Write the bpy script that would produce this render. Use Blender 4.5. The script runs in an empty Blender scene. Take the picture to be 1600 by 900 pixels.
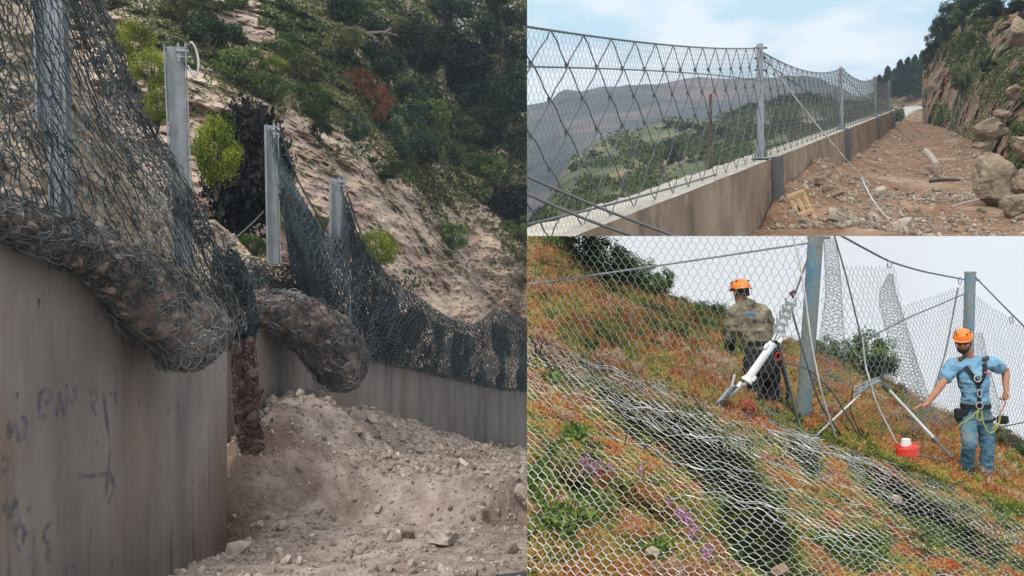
import bpy, bmesh, math, random
import numpy as np
from mathutils import Vector, Matrix
R = math.radians
rng = np.random.default_rng(7)
random.seed(7)
sc = bpy.context.scene
# ---------------------------------------------------------------- camera, world, sun, exposure
F = 1400.0
cam_d = bpy.data.cameras.new("camera"); cam = bpy.data.objects.new("camera", cam_d)
sc.collection.objects.link(cam); sc.camera = cam
cam.location = (0, 0, 0); cam.rotation_euler = (R(90), 0, 0)
cam_d.sensor_width = 36; cam_d.lens = 36 * F / 1600; cam_d.clip_start = .05; cam_d.clip_end = 4000
SUN_EL, SUN_AZ = R(54), R(-148)      # from the left and a little behind the camera
sd = bpy.data.lights.new("sun", 'SUN'); sun = bpy.data.objects.new("sun", sd); sc.collection.objects.link(sun)
sd.energy = 2.3; sd.angle = R(10); sd.color = (1, .96, .9)
sdir = Vector((math.sin(SUN_AZ) * math.cos(SUN_EL), math.cos(SUN_AZ) * math.cos(SUN_EL), math.sin(SUN_EL)))
sun.rotation_euler = sdir.to_track_quat('Z', 'Y').to_euler()
W = bpy.data.worlds.new("World"); sc.world = W; W.use_nodes = True
nt = W.node_tree; nt.nodes.clear(); N = nt.nodes.new; Lk = nt.links.new
out = N('ShaderNodeOutputWorld'); bg = N('ShaderNodeBackground'); bg.inputs['Strength'].default_value = .1
sky = N('ShaderNodeTexSky'); sky.sky_type = 'NISHITA'; sky.sun_disc = False
sky.sun_elevation = SUN_EL; sky.sun_rotation = SUN_AZ; sky.dust_density = 3
tc = N('ShaderNodeTexCoord'); sx = N('ShaderNodeSeparateXYZ'); Lk(tc.outputs['Generated'], sx.inputs[0])
mr = N('ShaderNodeMapRange'); mr.inputs[1].default_value = -.4; mr.inputs[2].default_value = .6
Lk(sx.outputs['Z'], mr.inputs[0])
cr = N('ShaderNodeValToRGB'); e = cr.color_ramp.elements
def zpos(z): return (z + .4) / 1.0
stops = [(-.4, (.16, .15, .13)), (-.22, (.5, .5, .5)), (-.17, (.88, .89, .90)), (.07, (.89, .90, .91)), (.15, (.60, .72, .82)),
         (.23, (.55, .70, .81)), (.31, (.48, .74, .85)), (.42, (.75, .84, .90)), (.6, (1.35, 1.38, 1.42))]
e[0].position = zpos(stops[0][0]); e[0].color = stops[0][1] + (1,)
e[1].position = zpos(stops[-1][0]); e[1].color = stops[-1][1] + (1,)
for z, c in stops[1:-1]:
    q = e.new(zpos(z)); q.color = c + (1,)
Lk(mr.outputs[0], cr.inputs[0])
mp = N('ShaderNodeMapping'); mp.inputs['Scale'].default_value = (5, 5, 14); Lk(tc.outputs['Generated'], mp.inputs[0])
cn = N('ShaderNodeTexNoise'); cn.inputs['Scale'].default_value = 1.3; cn.inputs['Detail'].default_value = 7; cn.inputs['Roughness'].default_value = .55
Lk(mp.outputs[0], cn.inputs[0])
cl = N('ShaderNodeMapRange'); cl.inputs[1].default_value = .46; cl.inputs[2].default_value = .60; Lk(cn.outputs[0], cl.inputs[0])
up = N('ShaderNodeMapRange'); up.inputs[1].default_value = .14; up.inputs[2].default_value = .22; up.inputs[4].default_value = .85; Lk(sx.outputs['Z'], up.inputs[0])
mu = N('ShaderNodeMath'); mu.operation = 'MULTIPLY'; Lk(cl.outputs[0], mu.inputs[0]); Lk(up.outputs[0], mu.inputs[1])
m1 = N('ShaderNodeMix'); m1.data_type = 'RGBA'; Lk(mu.outputs[0], m1.inputs[0]); Lk(cr.outputs[0], m1.inputs[6]); m1.inputs[7].default_value = (.90, .93, .95, 1)
sc10 = N('ShaderNodeVectorMath'); sc10.operation = 'SCALE'; sc10.inputs['Scale'].default_value = 13.4; Lk(m1.outputs[2], sc10.inputs[0])
m2 = N('ShaderNodeMix'); m2.data_type = 'RGBA'; m2.inputs[0].default_value = .92; Lk(sky.outputs[0], m2.inputs[6]); Lk(sc10.outputs[0], m2.inputs[7])
Lk(m2.outputs[2], bg.inputs['Color']); Lk(bg.outputs[0], out.inputs['Surface'])
vs = sc.view_settings; vs.view_transform = 'Standard'; vs.look = 'None'; vs.gamma = 1; vs.use_curve_mapping = False; vs.exposure = 0
sc.cycles.max_bounces = 5; sc.cycles.diffuse_bounces = 2; sc.cycles.transparent_max_bounces = 8; sc.cycles.volume_bounces = 0
sc.cycles.volume_step_rate = 10; sc.cycles.use_adaptive_sampling = True

# ---------------------------------------------------------------- helpers
def P(x, y, d):
    x, y, d = np.broadcast_arrays(np.asarray(x, float), np.asarray(y, float), np.asarray(d, float))
    return np.stack([(x - 800) / F * d, d, (450 - y) / F * d], -1)
def V(x, y, d): return Vector(P(x, y, d))
def lerp(a, b, t): return a + (b - a) * t
def pl(pts, x):                      # polyline of tuples -> interpolated columns at x
    a = np.array(pts, float); x = np.asarray(x, float)
    return [np.interp(x, a[:, 0], a[:, k]) for k in range(1, a.shape[1])]
def _h(ix, iy, iz, seed):
    n = (ix * 374761393 + iy * 668265263 + iz * 2147483647 + seed * 144665) & 0xffffffff
    n = ((n ^ (n >> 13)) * 1274126177) & 0xffffffff
    n = n ^ (n >> 16)
    return (n & 0xffffff) / float(0xffffff)
def vnoise(p, seed=0):
    p = np.asarray(p, float); i = np.floor(p).astype(np.int64); f = p - i; f = f * f * (3 - 2 * f)
    r = 0
    for a in (0, 1):
        for b in (0, 1):
            for c in (0, 1):
                w = (f[..., 0] if a else 1 - f[..., 0]) * (f[..., 1] if b else 1 - f[..., 1]) * (f[..., 2] if c else 1 - f[..., 2])
                r = r + w * _h(i[..., 0] + a, i[..., 1] + b, i[..., 2] + c, seed)
    return r * 2 - 1
def fbm(p, octv=4, seed=0, rough=.5, ridged=False):
    r = 0; a = 1; p = np.asarray(p, float)
    for k in range(octv):
        n = vnoise(p * 2 ** k + k * 17.3, seed + k)
        if ridged: n = 1 - 2 * np.abs(n)
        r = r + a * n; a *= rough
    return r
class MB:
    def __init__(s): s.v = []; s.f = []; s.n = 0
    def add(s, v, f, mi=0, tint=None):
        v = np.asarray(v, float).reshape(-1, 3); f = np.asarray(f, int)
        if f.ndim == 1: f = f[None]
        s.f.append((f + s.n, mi, None if tint is None else np.broadcast_to(np.asarray(tint, float), (len(f),))))
        s.v.append(v); s.n += len(v)
    def grid(s, G, mi=0, closed_u=False, mask=None, tint=None):
        nu, nv = G.shape[:2]; idx = np.arange(nu * nv).reshape(nu, nv)
        if closed_u: idx = np.concatenate([idx, idx[:1]], 0)
        f = np.stack([idx[:-1, :-1], idx[1:, :-1], idx[1:, 1:], idx[:-1, 1:]], -1).reshape(-1, 4)
        s.add(G.reshape(-1, 3), f, mi, tint)
    def segs(s, A, B, r, sides=3, mi=0, tint=None):
        A = np.asarray(A, float).reshape(-1, 3); B = np.asarray(B, float).reshape(-1, 3); n = len(A)
        if not n: return
        T = B - A; T /= np.linalg.norm(T, axis=1, keepdims=True) + 1e-9
        ref = np.where(np.abs(T[:, 1:2]) > .9, [[1., 0, 0]], [[0, 1., 0]]); X = np.cross(T, ref); X /= np.linalg.norm(X, axis=1, keepdims=True) + 1e-9
        Y = np.cross(T, X); r = np.broadcast_to(np.asarray(r, float), (n,))[:, None]
        vs_ = []
        for C in (A, B):
            for k in range(sides):
                an = 2 * math.pi * k / sides; vs_.append(C + r * (math.cos(an) * X + math.sin(an) * Y))
        Vt = np.stack(vs_, 1)
        f = [[k, (k + 1) % sides, sides + (k + 1) % sides, sides + k] for k in range(sides)]
        Fc = (np.arange(n)[:, None, None] * 2 * sides + np.array(f)[None]).reshape(-1, 4)
        s.add(Vt, Fc, mi, None if tint is None else np.repeat(tint, sides))
    def tube(s, pts, r, sides=8, mi=0, cap=True, ell=None):
        pts = np.asarray(pts, float); n = len(pts); r = np.broadcast_to(np.asarray(r, float), (n,))
        T = np.gradient(pts, axis=0); T /= np.linalg.norm(T, axis=1, keepdims=True) + 1e-9
        ref = np.array([0, 1., 0]) if abs(T[0] @ np.array([0, 1., 0])) < .9 else np.array([1., 0, 0])
        G = np.zeros((sides, n, 3)); X = np.cross(T[0], ref); X /= np.linalg.norm(X)
        for i in range(n):
            X = X - T[i] * (X @ T[i]); X /= np.linalg.norm(X) + 1e-9; Y = np.cross(T[i], X)
            for k in range(sides):
                an = 2 * math.pi * k / sides; G[k, i] = pts[i] + r[i] * (math.cos(an) * X + math.sin(an) * Y)
        s.grid(G, mi, closed_u=True)
        if cap:
            s.add(G[:, 0], [list(range(sides))], mi); s.add(G[:, -1], [list(range(sides))[::-1]], mi)
    def loft(s, C, rad, side, mi=0, n=14):       # rings: centre, (a along side, b along the other)
        C = np.asarray(C, float); rad = np.asarray(rad, float); side = np.asarray(side, float)
        if side.ndim == 1: side = np.broadcast_to(side, C.shape)
        T = np.gradient(C, axis=0); T /= np.linalg.norm(T, axis=1, keepdims=True) + 1e-9
        X = side - T * (side * T).sum(1, keepdims=True); X /= np.linalg.norm(X, axis=1, keepdims=True); Y = np.cross(T, X)
        an = np.arange(n) * 2 * math.pi / n
        G = C[None] + np.cos(an)[:, None, None] * (X * rad[:, :1])[None] + np.sin(an)[:, None, None] * (Y * rad[:, 1:2])[None]
        s.grid(G, mi, closed_u=True); s.add(G[:, 0], [list(range(n))], mi); s.add(G[:, -1], [list(range(n))[::-1]], mi)
    def box(s, c, size, rot=None, mi=0):
        h = np.array(size) / 2.; v = np.array([[x, y, z] for x in (-1, 1) for y in (-1, 1) for z in (-1, 1)]) * h
        if rot is not None: v = v @ np.array(rot.to_3x3()).T
        s.add(v + np.array(c), [[0, 1, 3, 2], [4, 6, 7, 5], [0, 4, 5, 1], [2, 3, 7, 6], [0, 2, 6, 4], [1, 5, 7, 3]], mi)
    def build(s, name, mats, parent=None, loc=None, smooth=False, panel=None):
        me = bpy.data.meshes.new(name); v = np.concatenate(s.v)
        if parent is not None: off = np.array(parent['_w'])
        elif loc is not None: off = np.array(loc, float)
        else: off = np.array([v[:, 0].mean(), v[:, 1].mean(), v[:, 2].min()])
        v = v - off; me.vertices.add(len(v)); me.vertices.foreach_set('co', v.astype(np.float32).ravel())
        nl = sum(f.size for f, _, _ in s.f); nf = sum(len(f) for f, _, _ in s.f)
        me.loops.add(nl); me.loops.foreach_set('vertex_index', np.concatenate([f.ravel() for f, _, _ in s.f]).astype(np.int32))
        sz = np.concatenate([np.full(len(f), f.shape[1]) for f, _, _ in s.f]); st = np.concatenate([[0], np.cumsum(sz)[:-1]])
        me.polygons.add(nf); me.polygons.foreach_set('loop_start', st.astype(np.int32))
        if any(m for _, m, _ in s.f): me.polygons.foreach_set('material_index', np.concatenate([np.full(len(f), m) for f, m, _ in s.f]).astype(np.int32))
        me.polygons.foreach_set('use_smooth', np.full(nf, smooth))
        if any(t is not None for _, _, t in s.f):
            at = me.attributes.new('tint', 'FLOAT', 'FACE')
            at.data.foreach_set('value', np.concatenate([np.zeros(len(f)) if t is None else t for f, _, t in s.f]).astype(np.float32))
        me.update(calc_edges=True); me.validate()
        for m in (mats if isinstance(mats, (list, tuple)) else [mats]): me.materials.append(m)
        o = bpy.data.objects.new(name, me); sc.collection.objects.link(o)
        if parent is not None: o.parent = parent; o['_w'] = [float(a) for a in off]
        else: o.location = off; o['_w'] = [float(a) for a in off]; o['_p'] = CUR
        return o
CUR = 'L'
def tag(o, label=None, cat=None, group=None, kind=None):
    if label: o['label'] = label
    if cat: o['category'] = cat
    if group: o['group'] = group
    if kind: o['kind'] = kind
    return o
def empty(name, loc, label, cat, group=None):
    o = bpy.data.objects.new(name, None); sc.collection.objects.link(o); o.location = loc; o['_w'] = [float(a) for a in loc]; o['_p'] = CUR
    return tag(o, label, cat, group)
def child_of(o): o['_w'] = o['_w']; return o
def dup(root, loc, rz=0, scale=1, label=None, cat=None, group=None):
    r = root.copy(); sc.collection.objects.link(r); r.location = loc; r.rotation_euler = (0, 0, rz)
    r.scale = scale if isinstance(scale, (tuple, list)) else (scale,) * 3; r['_p'] = CUR
    tag(r, label, cat, group)
    for ch in list(root.children):
        c = ch.copy(); sc.collection.objects.link(c); c.parent = r
        for g in ch.children:
            d = g.copy(); sc.collection.objects.link(d); d.parent = c
    return r
# ---- materials
def newmat(name):
    m = bpy.data.materials.new(name); m.use_nodes = True; t = m.node_tree; b = t.nodes['Principled BSDF']; return m, t, b
def mat(name, cols, scale=1, detail=6, rough=.85, bump=.3, bscale=None, stretch=(1, 1, 1), metal=0, over=None, tint=None, spec=.3, bdist=.05):
    """cols: one rgb or a list of (pos, rgb) over a noise; over: (rgb, scale, lo, hi, stretch) second layer"""
    m, t, b = newmat(name); n = t.nodes.new; l = t.links.new
    b.inputs['Roughness'].default_value = rough; b.inputs['Metallic'].default_value = metal; b.inputs['Specular IOR Level'].default_value = spec
    ge = n('ShaderNodeTexCoord'); mp = n('ShaderNodeMapping'); mp.inputs['Scale'].default_value = stretch; l(ge.outputs['Object'], mp.inputs[0])
    if not isinstance(cols, list): cols = [(0.3, tuple(c * .8 for c in cols)), (.7, tuple(min(1, c * 1.15) for c in cols))]
    no = n('ShaderNodeTexNoise'); no.inputs['Scale'].default_value = scale; no.inputs['Detail'].default_value = detail; no.inputs['Roughness'].default_value = .62; l(mp.outputs[0], no.inputs[0])
    cr = n('ShaderNodeValToRGB'); e = cr.color_ramp.elements
    e[0].position, e[0].color = cols[0][0], cols[0][1] + (1,); e[1].position, e[1].color = cols[-1][0], cols[-1][1] + (1,)
    for p_, c in cols[1:-1]: q = e.new(p_); q.color = c + (1,)
    l(no.outputs[0], cr.inputs[0]); src = cr.outputs[0]
    for ov in (over or []):
        m3 = n('ShaderNodeMapping'); m3.inputs['Scale'].default_value = ov[4] if len(ov) > 4 else (1, 1, 1); l(ge.outputs['Object'], m3.inputs[0])
        m3.inputs['Location'].default_value = (ov[1] * 3.1, 1.7, .3)
        n2 = n('ShaderNodeTexNoise'); n2.inputs['Scale'].default_value = ov[1]; n2.inputs['Detail'].default_value = 5; l(m3.outputs[0], n2.inputs[0])
        r2 = n('ShaderNodeMapRange'); r2.inputs[1].default_value = ov[2]; r2.inputs[2].default_value = ov[3]; l(n2.outputs[0], r2.inputs[0])
        mx = n('ShaderNodeMix'); mx.data_type = 'RGBA'; l(r2.outputs[0], mx.inputs[0]); l(src, mx.inputs[6]); mx.inputs[7].default_value = ov[0] + (1,); src = mx.outputs[2]
    if tint:                      # per-face tint attribute, 0..1, scales value between two factors
        at = n('ShaderNodeAttribute'); at.attribute_name = 'tint'; r3 = n('ShaderNodeMapRange'); l(at.outputs['Fac'], r3.inputs[0])
        r3.inputs[3].default_value = tint[0]; r3.inputs[4].default_value = tint[1]
        vm = n('ShaderNodeVectorMath'); vm.operation = 'SCALE'; l(src, vm.inputs[0]); l(r3.outputs[0], vm.inputs['Scale']); src = vm.outputs[0]
    l(src, b.inputs['Base Color'])
    if bump:
        nb = n('ShaderNodeTexNoise'); nb.inputs['Scale'].default_value = bscale or scale * 6; nb.inputs['Detail'].default_value = 6; l(mp.outputs[0], nb.inputs[0])
        bu = n('ShaderNodeBump'); bu.inputs['Strength'].default_value = bump; bu.inputs['Distance'].default_value = bdist; l(nb.outputs[0], bu.inputs['Height']); l(bu.outputs[0], b.inputs['Normal'])
    return m
def leafmat(name, stops, rough=.75, trans=.2, vary=.35):
    """leaf colour picked by the face attribute tint (leaf to leaf variety, plus painted shade in the heather hollows) and by plant"""
    m, t, b = newmat(name); n = t.nodes.new; l = t.links.new; b.inputs['Roughness'].default_value = rough; b.inputs['Specular IOR Level'].default_value = .15
    at = n('ShaderNodeAttribute'); at.attribute_name = 'tint'; cr = n('ShaderNodeValToRGB'); e = cr.color_ramp.elements
    e[0].position, e[0].color = stops[0][0], stops[0][1] + (1,); e[1].position, e[1].color = stops[-1][0], stops[-1][1] + (1,)
    for p_, c in stops[1:-1]: q = e.new(p_); q.color = c + (1,)
    l(at.outputs['Fac'], cr.inputs[0]); oi = n('ShaderNodeObjectInfo'); mr = n('ShaderNodeMapRange'); l(oi.outputs['Random'], mr.inputs[0])
    mr.inputs[3].default_value = 1 - vary; mr.inputs[4].default_value = 1 + vary
    vm = n('ShaderNodeVectorMath'); vm.operation = 'SCALE'; l(cr.outputs[0], vm.inputs[0]); l(mr.outputs[0], vm.inputs['Scale']); l(vm.outputs[0], b.inputs['Base Color'])
    if trans:
        tr = n('ShaderNodeBsdfTranslucent'); l(vm.outputs[0], tr.inputs[0]); mx = n('ShaderNodeMixShader'); mx.inputs[0].default_value = trans
        l(b.outputs[0], mx.inputs[1]); l(tr.outputs[0], mx.inputs[2]); l(mx.outputs[0], t.nodes['Material Output'].inputs[0])
    return m
# ---- sheets: rows of polylines (x,y,d) from top to bottom, blended in 1/d
class Sheet:
    def __init__(s, rows): s.rows = rows
    def row(s, k, x): y, d = pl(s.rows[k], x); return y, d
    def at(s, x, t):                 # t in 0..k-1
        x, t = np.broadcast_arrays(np.asarray(x, float), np.asarray(t, float)); K = len(s.rows); k = np.clip(np.floor(t).astype(int), 0, K - 2); f = t - k
        ys = np.stack([s.row(i, x)[0] for i in range(K)]); ds = np.stack([s.row(i, x)[1] for i in range(K)])
        take = lambda a, kk: np.take_along_axis(a, kk[None], 0)[0]
        y0, y1, d0, d1 = take(ys, k), take(ys, k + 1), take(ds, k), take(ds, k + 1)
        i = lerp(1 / d0, 1 / d1, f); return lerp(y0, y1, f), 1 / i
    def d(s, x, y):                  # depth at a pixel
        x = np.asarray(x, float); y = np.asarray(y, float); x, y = np.broadcast_arrays(x, y); K = len(s.rows); r = None
        for k in range(K - 1):
            y0, d0 = s.row(k, x); y1, d1 = s.row(k + 1, x); f = np.clip((y - y0) / (y1 - y0), 0, 1); dd = 1 / lerp(1 / d0, 1 / d1, f)
            r = dd if r is None else np.where(y > y0, dd, r)
        return r
    def pos(s, x, y): return P(x, y, s.d(x, y))
    def grid(s, x0, x1, nx, nt, disp=None):
        xs = np.linspace(x0, x1, nx)[:, None]; ts = np.linspace(0, len(s.rows) - 1, nt)[None]
        y, d = s.at(xs, ts); p = P(np.broadcast_to(xs, y.shape), y, d)
        if disp: p = p + P(np.broadcast_to(xs, y.shape), y, 1.) * disp(p)[..., None]
        return p
# ---- scatter
def rotm(n, r=rng):
    q = r.normal(size=(n, 4)); q /= np.linalg.norm(q, axis=1, keepdims=True); w, x, y, z = q.T
    return np.stack([1 - 2 * (y * y + z * z), 2 * (x * y - z * w), 2 * (x * z + y * w), 2 * (x * y + z * w), 1 - 2 * (x * x + z * z), 2 * (y * z - x * w),
                     2 * (x * z - y * w), 2 * (y * z + x * w), 1 - 2 * (x * x + y * y)], -1).reshape(n, 3, 3)
def ico(sub):
    bm = bmesh.new(); bmesh.ops.create_icosphere(bm, subdivisions=sub, radius=1); v = np.array([q.co[:] for q in bm.verts]); f = np.array([[q.index for q in a.verts] for a in bm.faces]); bm.free(); return v, f
def rockshape(sub, seed, amp=.35, cuts=7):
    v, f = ico(sub); r = np.random.default_rng(seed)
    for _ in range(cuts):            # flat fracture faces
        nrm = r.normal(size=3); nrm /= np.linalg.norm(nrm); h = r.uniform(.45, .8); dd = v @ nrm - h; v = v - np.maximum(dd, 0)[:, None] * nrm
    v = v * (1 + amp * .5 * fbm(v * 1.3 + seed, 3, seed)[:, None]) * r.uniform(.7, 1.15, 3); return v, f
def scatter_rocks(mb, pos, size, seed=1, sub=1, mi=0):
    r = np.random.default_rng(seed); shapes = [rockshape(sub, seed * 10 + k) for k in range(6)]; n = len(pos); size = np.broadcast_to(size, (n,)); ch = r.integers(0, 6, n)
    for k in range(6):
        m = ch == k; c = m.sum()
        if not c: continue
        v, f = shapes[k]; M = rotm(c, r); vv = np.einsum('nij,vj->nvi', M, v) * size[m][:, None, None] + pos[m][:, None]
        ff = (np.arange(c)[:, None, None] * len(v) + f[None]).reshape(-1, 3); mb.add(vv, ff, mi, np.repeat(r.random(c), len(f)))
def leaves(mb, pos, size, tint, seed=2, aspect=.55, up=0, mi=0, tri=False):
    r = np.random.default_rng(seed); n = len(pos)
    a = r.normal(size=(n, 3)); a[:, 2] += up; a /= np.linalg.norm(a, axis=1, keepdims=True); b = np.cross(a, r.normal(size=(n, 3))); b /= np.linalg.norm(b, axis=1, keepdims=True)
    s_ = (np.broadcast_to(size, (n,)) * r.uniform(.6, 1.3, n))[:, None]
    if tri:
        v = np.stack([pos - b * s_ * aspect * .5, pos + b * s_ * aspect * .5, pos + a * s_], 1); k = 3
    else:
        v = np.stack([pos - a * s_ * .5, pos + b * s_ * aspect * .5, pos + a * s_ * .5, pos - b * s_ * aspect * .5], 1); k = 4
    mb.add(v, np.arange(n * k).reshape(n, k), mi, tint)
def crown_pts(n, clumps, seed, rad=(1, 1, 1), cr=.28, shell=.6):
    """clumpy crown in a unit ellipsoid sitting on z=0..2"""
    r = np.random.default_rng(seed); c = r.normal(size=(clumps, 3)); c /= np.linalg.norm(c, axis=1, keepdims=True); c *= (shell + (1 - shell) * r.random((clumps, 1)) ** .5) * .8
    k = r.integers(0, clumps, n); q = r.normal(size=(n, 3)); q /= np.linalg.norm(q, axis=1, keepdims=True)
    cs = cr * r.uniform(.6, 1.35, clumps); q *= (r.random((n, 1)) ** .4) * cs[k][:, None]
    p = (c[k] + q); tint = np.clip(.5 + .22 * r.normal(size=clumps)[k] + .16 * r.normal(size=n), 0, 1)
    return p * np.array(rad), tint, c * np.array(rad)
PROTOS = []
def shrub_proto(kind, seed, n=1100, rad=(1, 1, .9), leaf=.11, clumps=22, cr=.3, trunk=True, material=None, tmat=None, aspect=.6, up=0):
    """unit shrub, centre of the crown at z=0.8; returned as (crown mesh object, trunk mesh object) under an Empty"""
    root = empty(kind, (0, 0, 0), 'x', 'shrub'); p, t, c = crown_pts(n, clumps, seed, rad, cr); p[:, 2] += .85
    mb = MB(); leaves(mb, p, leaf, t, seed, aspect, up); mb.build('crown', material, root)
    mt = MB(); r = np.random.default_rng(seed)
    for q in c[:9]:
        mid = q * .45 + np.array([0, 0, .55]); mt.tube([(r.uniform(-.05, .05), 0, -.35), mid * .5, mid, q * .9 + np.array([0, 0, .85])], [.06, .045, .03, .012], 5)
    mt.build('trunk', tmat, root); PROTOS.append(root); return root
def hexnet(mb, S, nu, nv, r, tw=.17, jit=.0, twr=1.5, seed=3, keep=None, mi=0, sides=3, drop=0):
    g = np.random.default_rng(seed); J, I = np.meshgrid(np.arange(nv + 1), np.arange(nu + 1), indexing='ij'); ju = g.normal(size=J.shape) * jit; jv = g.normal(size=J.shape) * jit
    U = I + .5 * (J % 2) + ju; VV = J + jv; T = S(U, VV - tw); B = S(U, VV + tw)
    if tw > 0: mb.segs(T, B, r * twr, sides, mi)
    A_, B_ = [], []
    e_ = J[:-1] % 2 == 0
    up1 = T[1:, :]; lo = B[:-1, :]
    A_.append(lo.reshape(-1, 3)); B_.append(up1.reshape(-1, 3))
    m = e_[:, 1:]
    A_.append(lo[:, 1:][m]); B_.append(up1[:, :-1][m]); m2 = ~e_[:, :-1]; A_.append(lo[:, :-1][m2]); B_.append(up1[:, 1:][m2])
    A = np.concatenate(A_); Bq = np.concatenate(B_)
    if drop: k = g.random(len(A)) > drop; A, Bq = A[k], Bq[k]
    mb.segs(A, Bq, r, sides, mi)
def catenary(a, b, sag, n=16):
    a = np.array(a); b = np.array(b); t = np.linspace(0, 1, n)[:, None]; p = a + (b - a) * t; p[:, 2] -= (4 * sag * t * (1 - t))[:, 0]; return p
def cable(name, pts, r, m, label, cat='cable', group=None, sides=6):
    mb = MB(); mb.tube(pts, r, sides); return tag(mb.build(name, m, smooth=True), label, cat, group)
def remesh(o, voxel, smooth=2, disp=None):
    md = o.modifiers.new('r', 'REMESH'); md.mode = 'VOXEL'; md.voxel_size = voxel
    ms = o.modifiers.new('s', 'SMOOTH'); ms.iterations = smooth; ms.factor = .5
    dg = bpy.context.evaluated_depsgraph_get(); dg.update(); me = bpy.data.meshes.new_from_object(o.evaluated_get(dg)); old = o.data; mats = list(old.materials)
    o.modifiers.clear(); o.data = me; me.polygons.foreach_set('use_smooth', np.full(len(me.polygons), True))
    if disp is not None:
        v = np.zeros(len(me.vertices) * 3, np.float32); me.vertices.foreach_get('co', v); v = v.reshape(-1, 3); nn = np.zeros(len(v) * 3, np.float32); me.vertices.foreach_get('normal', nn)
        v = v + nn.reshape(-1, 3) * disp(v)[:, None]; me.vertices.foreach_set('co', v.astype(np.float32).ravel())
    me.update(); me.materials.clear()
    for m in mats: me.materials.append(m)
    return o
# ---- shared materials
GREEN = [(0, (.028, .05, .015)), (.5, (.085, .135, .036)), (1, (.18, .24, .07))]
M = dict(
 bark=mat('bark', (.07, .055, .045), 6), steel=mat('galvanised_steel', [(.3, (.21, .23, .245)), (.7, (.36, .38, .40))], 3, rough=.6, metal=.2, bump=.05, over=[((.2, .17, .15), 2.5, .55, .75, (3, 3, .6))]),
 rust=mat('rusty_steel', [(.3, (.05, .025, .018)), (.7, (.16, .07, .04))], 8),
 net_dark=mat('dark_net_wire', [(.3, (.022, .032, .034)), (.52, (.055, .072, .077)), (.68, (.17, .19, .195))], .9, rough=.6, bump=0, metal=.2),
 net_grey=mat('grey_net_wire', (.16, .17, .165), 2, rough=.5, bump=0, metal=.3),
 wire_bright=mat('bright_zinc_wire', [(.3, (.30, .28, .25)), (.5, (.55, .54, .51)), (.7, (.75, .74, .71))], 3, rough=.45, bump=0, metal=.4),
 cable=mat('steel_cable', (.13, .135, .14), 12, rough=.5, metal=.4, bump=0),
 white=mat('white_paint', (.72, .73, .73), 5, rough=.5, bump=.05),
)
LM = dict(
 green=leafmat('leaves_green', GREEN), dark=leafmat('leaves_dark', [(0, (.012, .020, .013)), (.6, (.032, .052, .028)), (1, (.07, .095, .045))]),
 yellow=leafmat('leaves_yellow_green', [(0, (.03, .05, .010)), (.5, (.14, .18, .016)), (1, (.34, .36, .045))], vary=.15),
 olive=leafmat('leaves_olive', [(0, (.035, .042, .018)), (.5, (.10, .11, .045)), (1, (.19, .19, .085))]),
 rustl=leafmat('leaves_rust', [(0, (.07, .025, .012)), (.5, (.2, .065, .03)), (1, (.32, .13, .06))]),
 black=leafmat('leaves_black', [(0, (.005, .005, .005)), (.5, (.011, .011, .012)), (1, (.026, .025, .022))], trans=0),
 blue=leafmat('leaves_bluish', [(0, (.02, .036, .025)), (.5, (.05, .082, .052)), (1, (.10, .14, .08))]),
)
# ================================================================ LEFT: retaining wall, bulging rockfall nets, scarp
CUR = 'L'
WTOP = np.array([(8.6, -5.97, .80), (17.0, -5.04, -.668)]); WEND = 16.15      # near wall: Y, X, z of the top edge
FAR = np.array([(x_, y_, d_) for x_, y_, d_ in [(340, 486, 17.3), (397, 502, 18.5), (440, 517, 20.3), (480, 528, 22.2), (560, 552, 27), (625, 566, 31), (690, 583, 35.5), (760, 600, 41), (823, 610, 46), (880, 618, 53)]])
def groundz(X, Y):
    t = np.clip((Y - (16.05 + .25 * np.sin(X * 1.3) + .15 * np.sin(X * 3.1))) / .75, 0, 1); t = t * t * (3 - 2 * t)
    lo = -3.86 - (Y - 12) * .095; hi = -3.62 - .172 * (Y - 17); z = lo * (1 - t) + hi * t
    cx, cy = np.array([-4.6, -4.05, -3.45, -2.6, -1.6, .2]), np.array([19.5, 22, 25.5, 29.5, 34., 45.]); ch = np.array([1.75, 1.45, 1.35, .95, .6, .35]); cw = np.array([1.5, 1.5, 1.6, 1.6, 1.6, 1.8])
    best = np.zeros_like(X)
    for i in range(5):
        ax, ay, bx, by = cx[i], cy[i], cx[i + 1], cy[i + 1]; L2 = (bx - ax) ** 2 + (by - ay) ** 2; u = np.clip(((X - ax) * (bx - ax) + (Y - ay) * (by - ay)) / L2, 0, 1)
        dd = np.hypot(X - ax - u * (bx - ax), Y - ay - u * (by - ay)); h = (ch[i] + (ch[i + 1] - ch[i]) * u) * np.exp(-(dd / (cw[i] + (cw[i + 1] - cw[i]) * u)) ** 2); best = np.maximum(best, h)
    foot = .75 * np.exp(-((X + 4.8) ** 2 + (Y - 17.6) ** 2) / 1.1) - .85 * np.exp(-((X - (-5.97 + .1107 * (Y - 8.6))) / .62) ** 2) / (1 + np.exp((Y - 16.35) / .12))
    p = np.stack([X, Y, X * 0], -1); rough = .05 + .10 * t
    return z + best + foot + rough * fbm(p * 1.1, 5, 5, .55) + (.02 + .04 * t) * fbm(p * 4.5, 4, 9, .6)
Ys = np.concatenate([np.linspace(6, 26, 330), np.linspace(26.15, 62, 150)]); us = np.linspace(0, 1, 260)
G = np.zeros((260, len(Ys), 3))
for j, y in enumerate(Ys):
    xl = -6.6 if y < 20 else np.interp(y, [20, 27, 36, 46, 62], [-5.6, -5.0, -2.9, .3, 4]); xr = .0172 * y + .02
    xs = lerp(xl, max(xr, xl + .2), us); G[:, j, 0] = xs; G[:, j, 1] = y
G[..., 2] = groundz(G[..., 0], G[..., 1])
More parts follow.
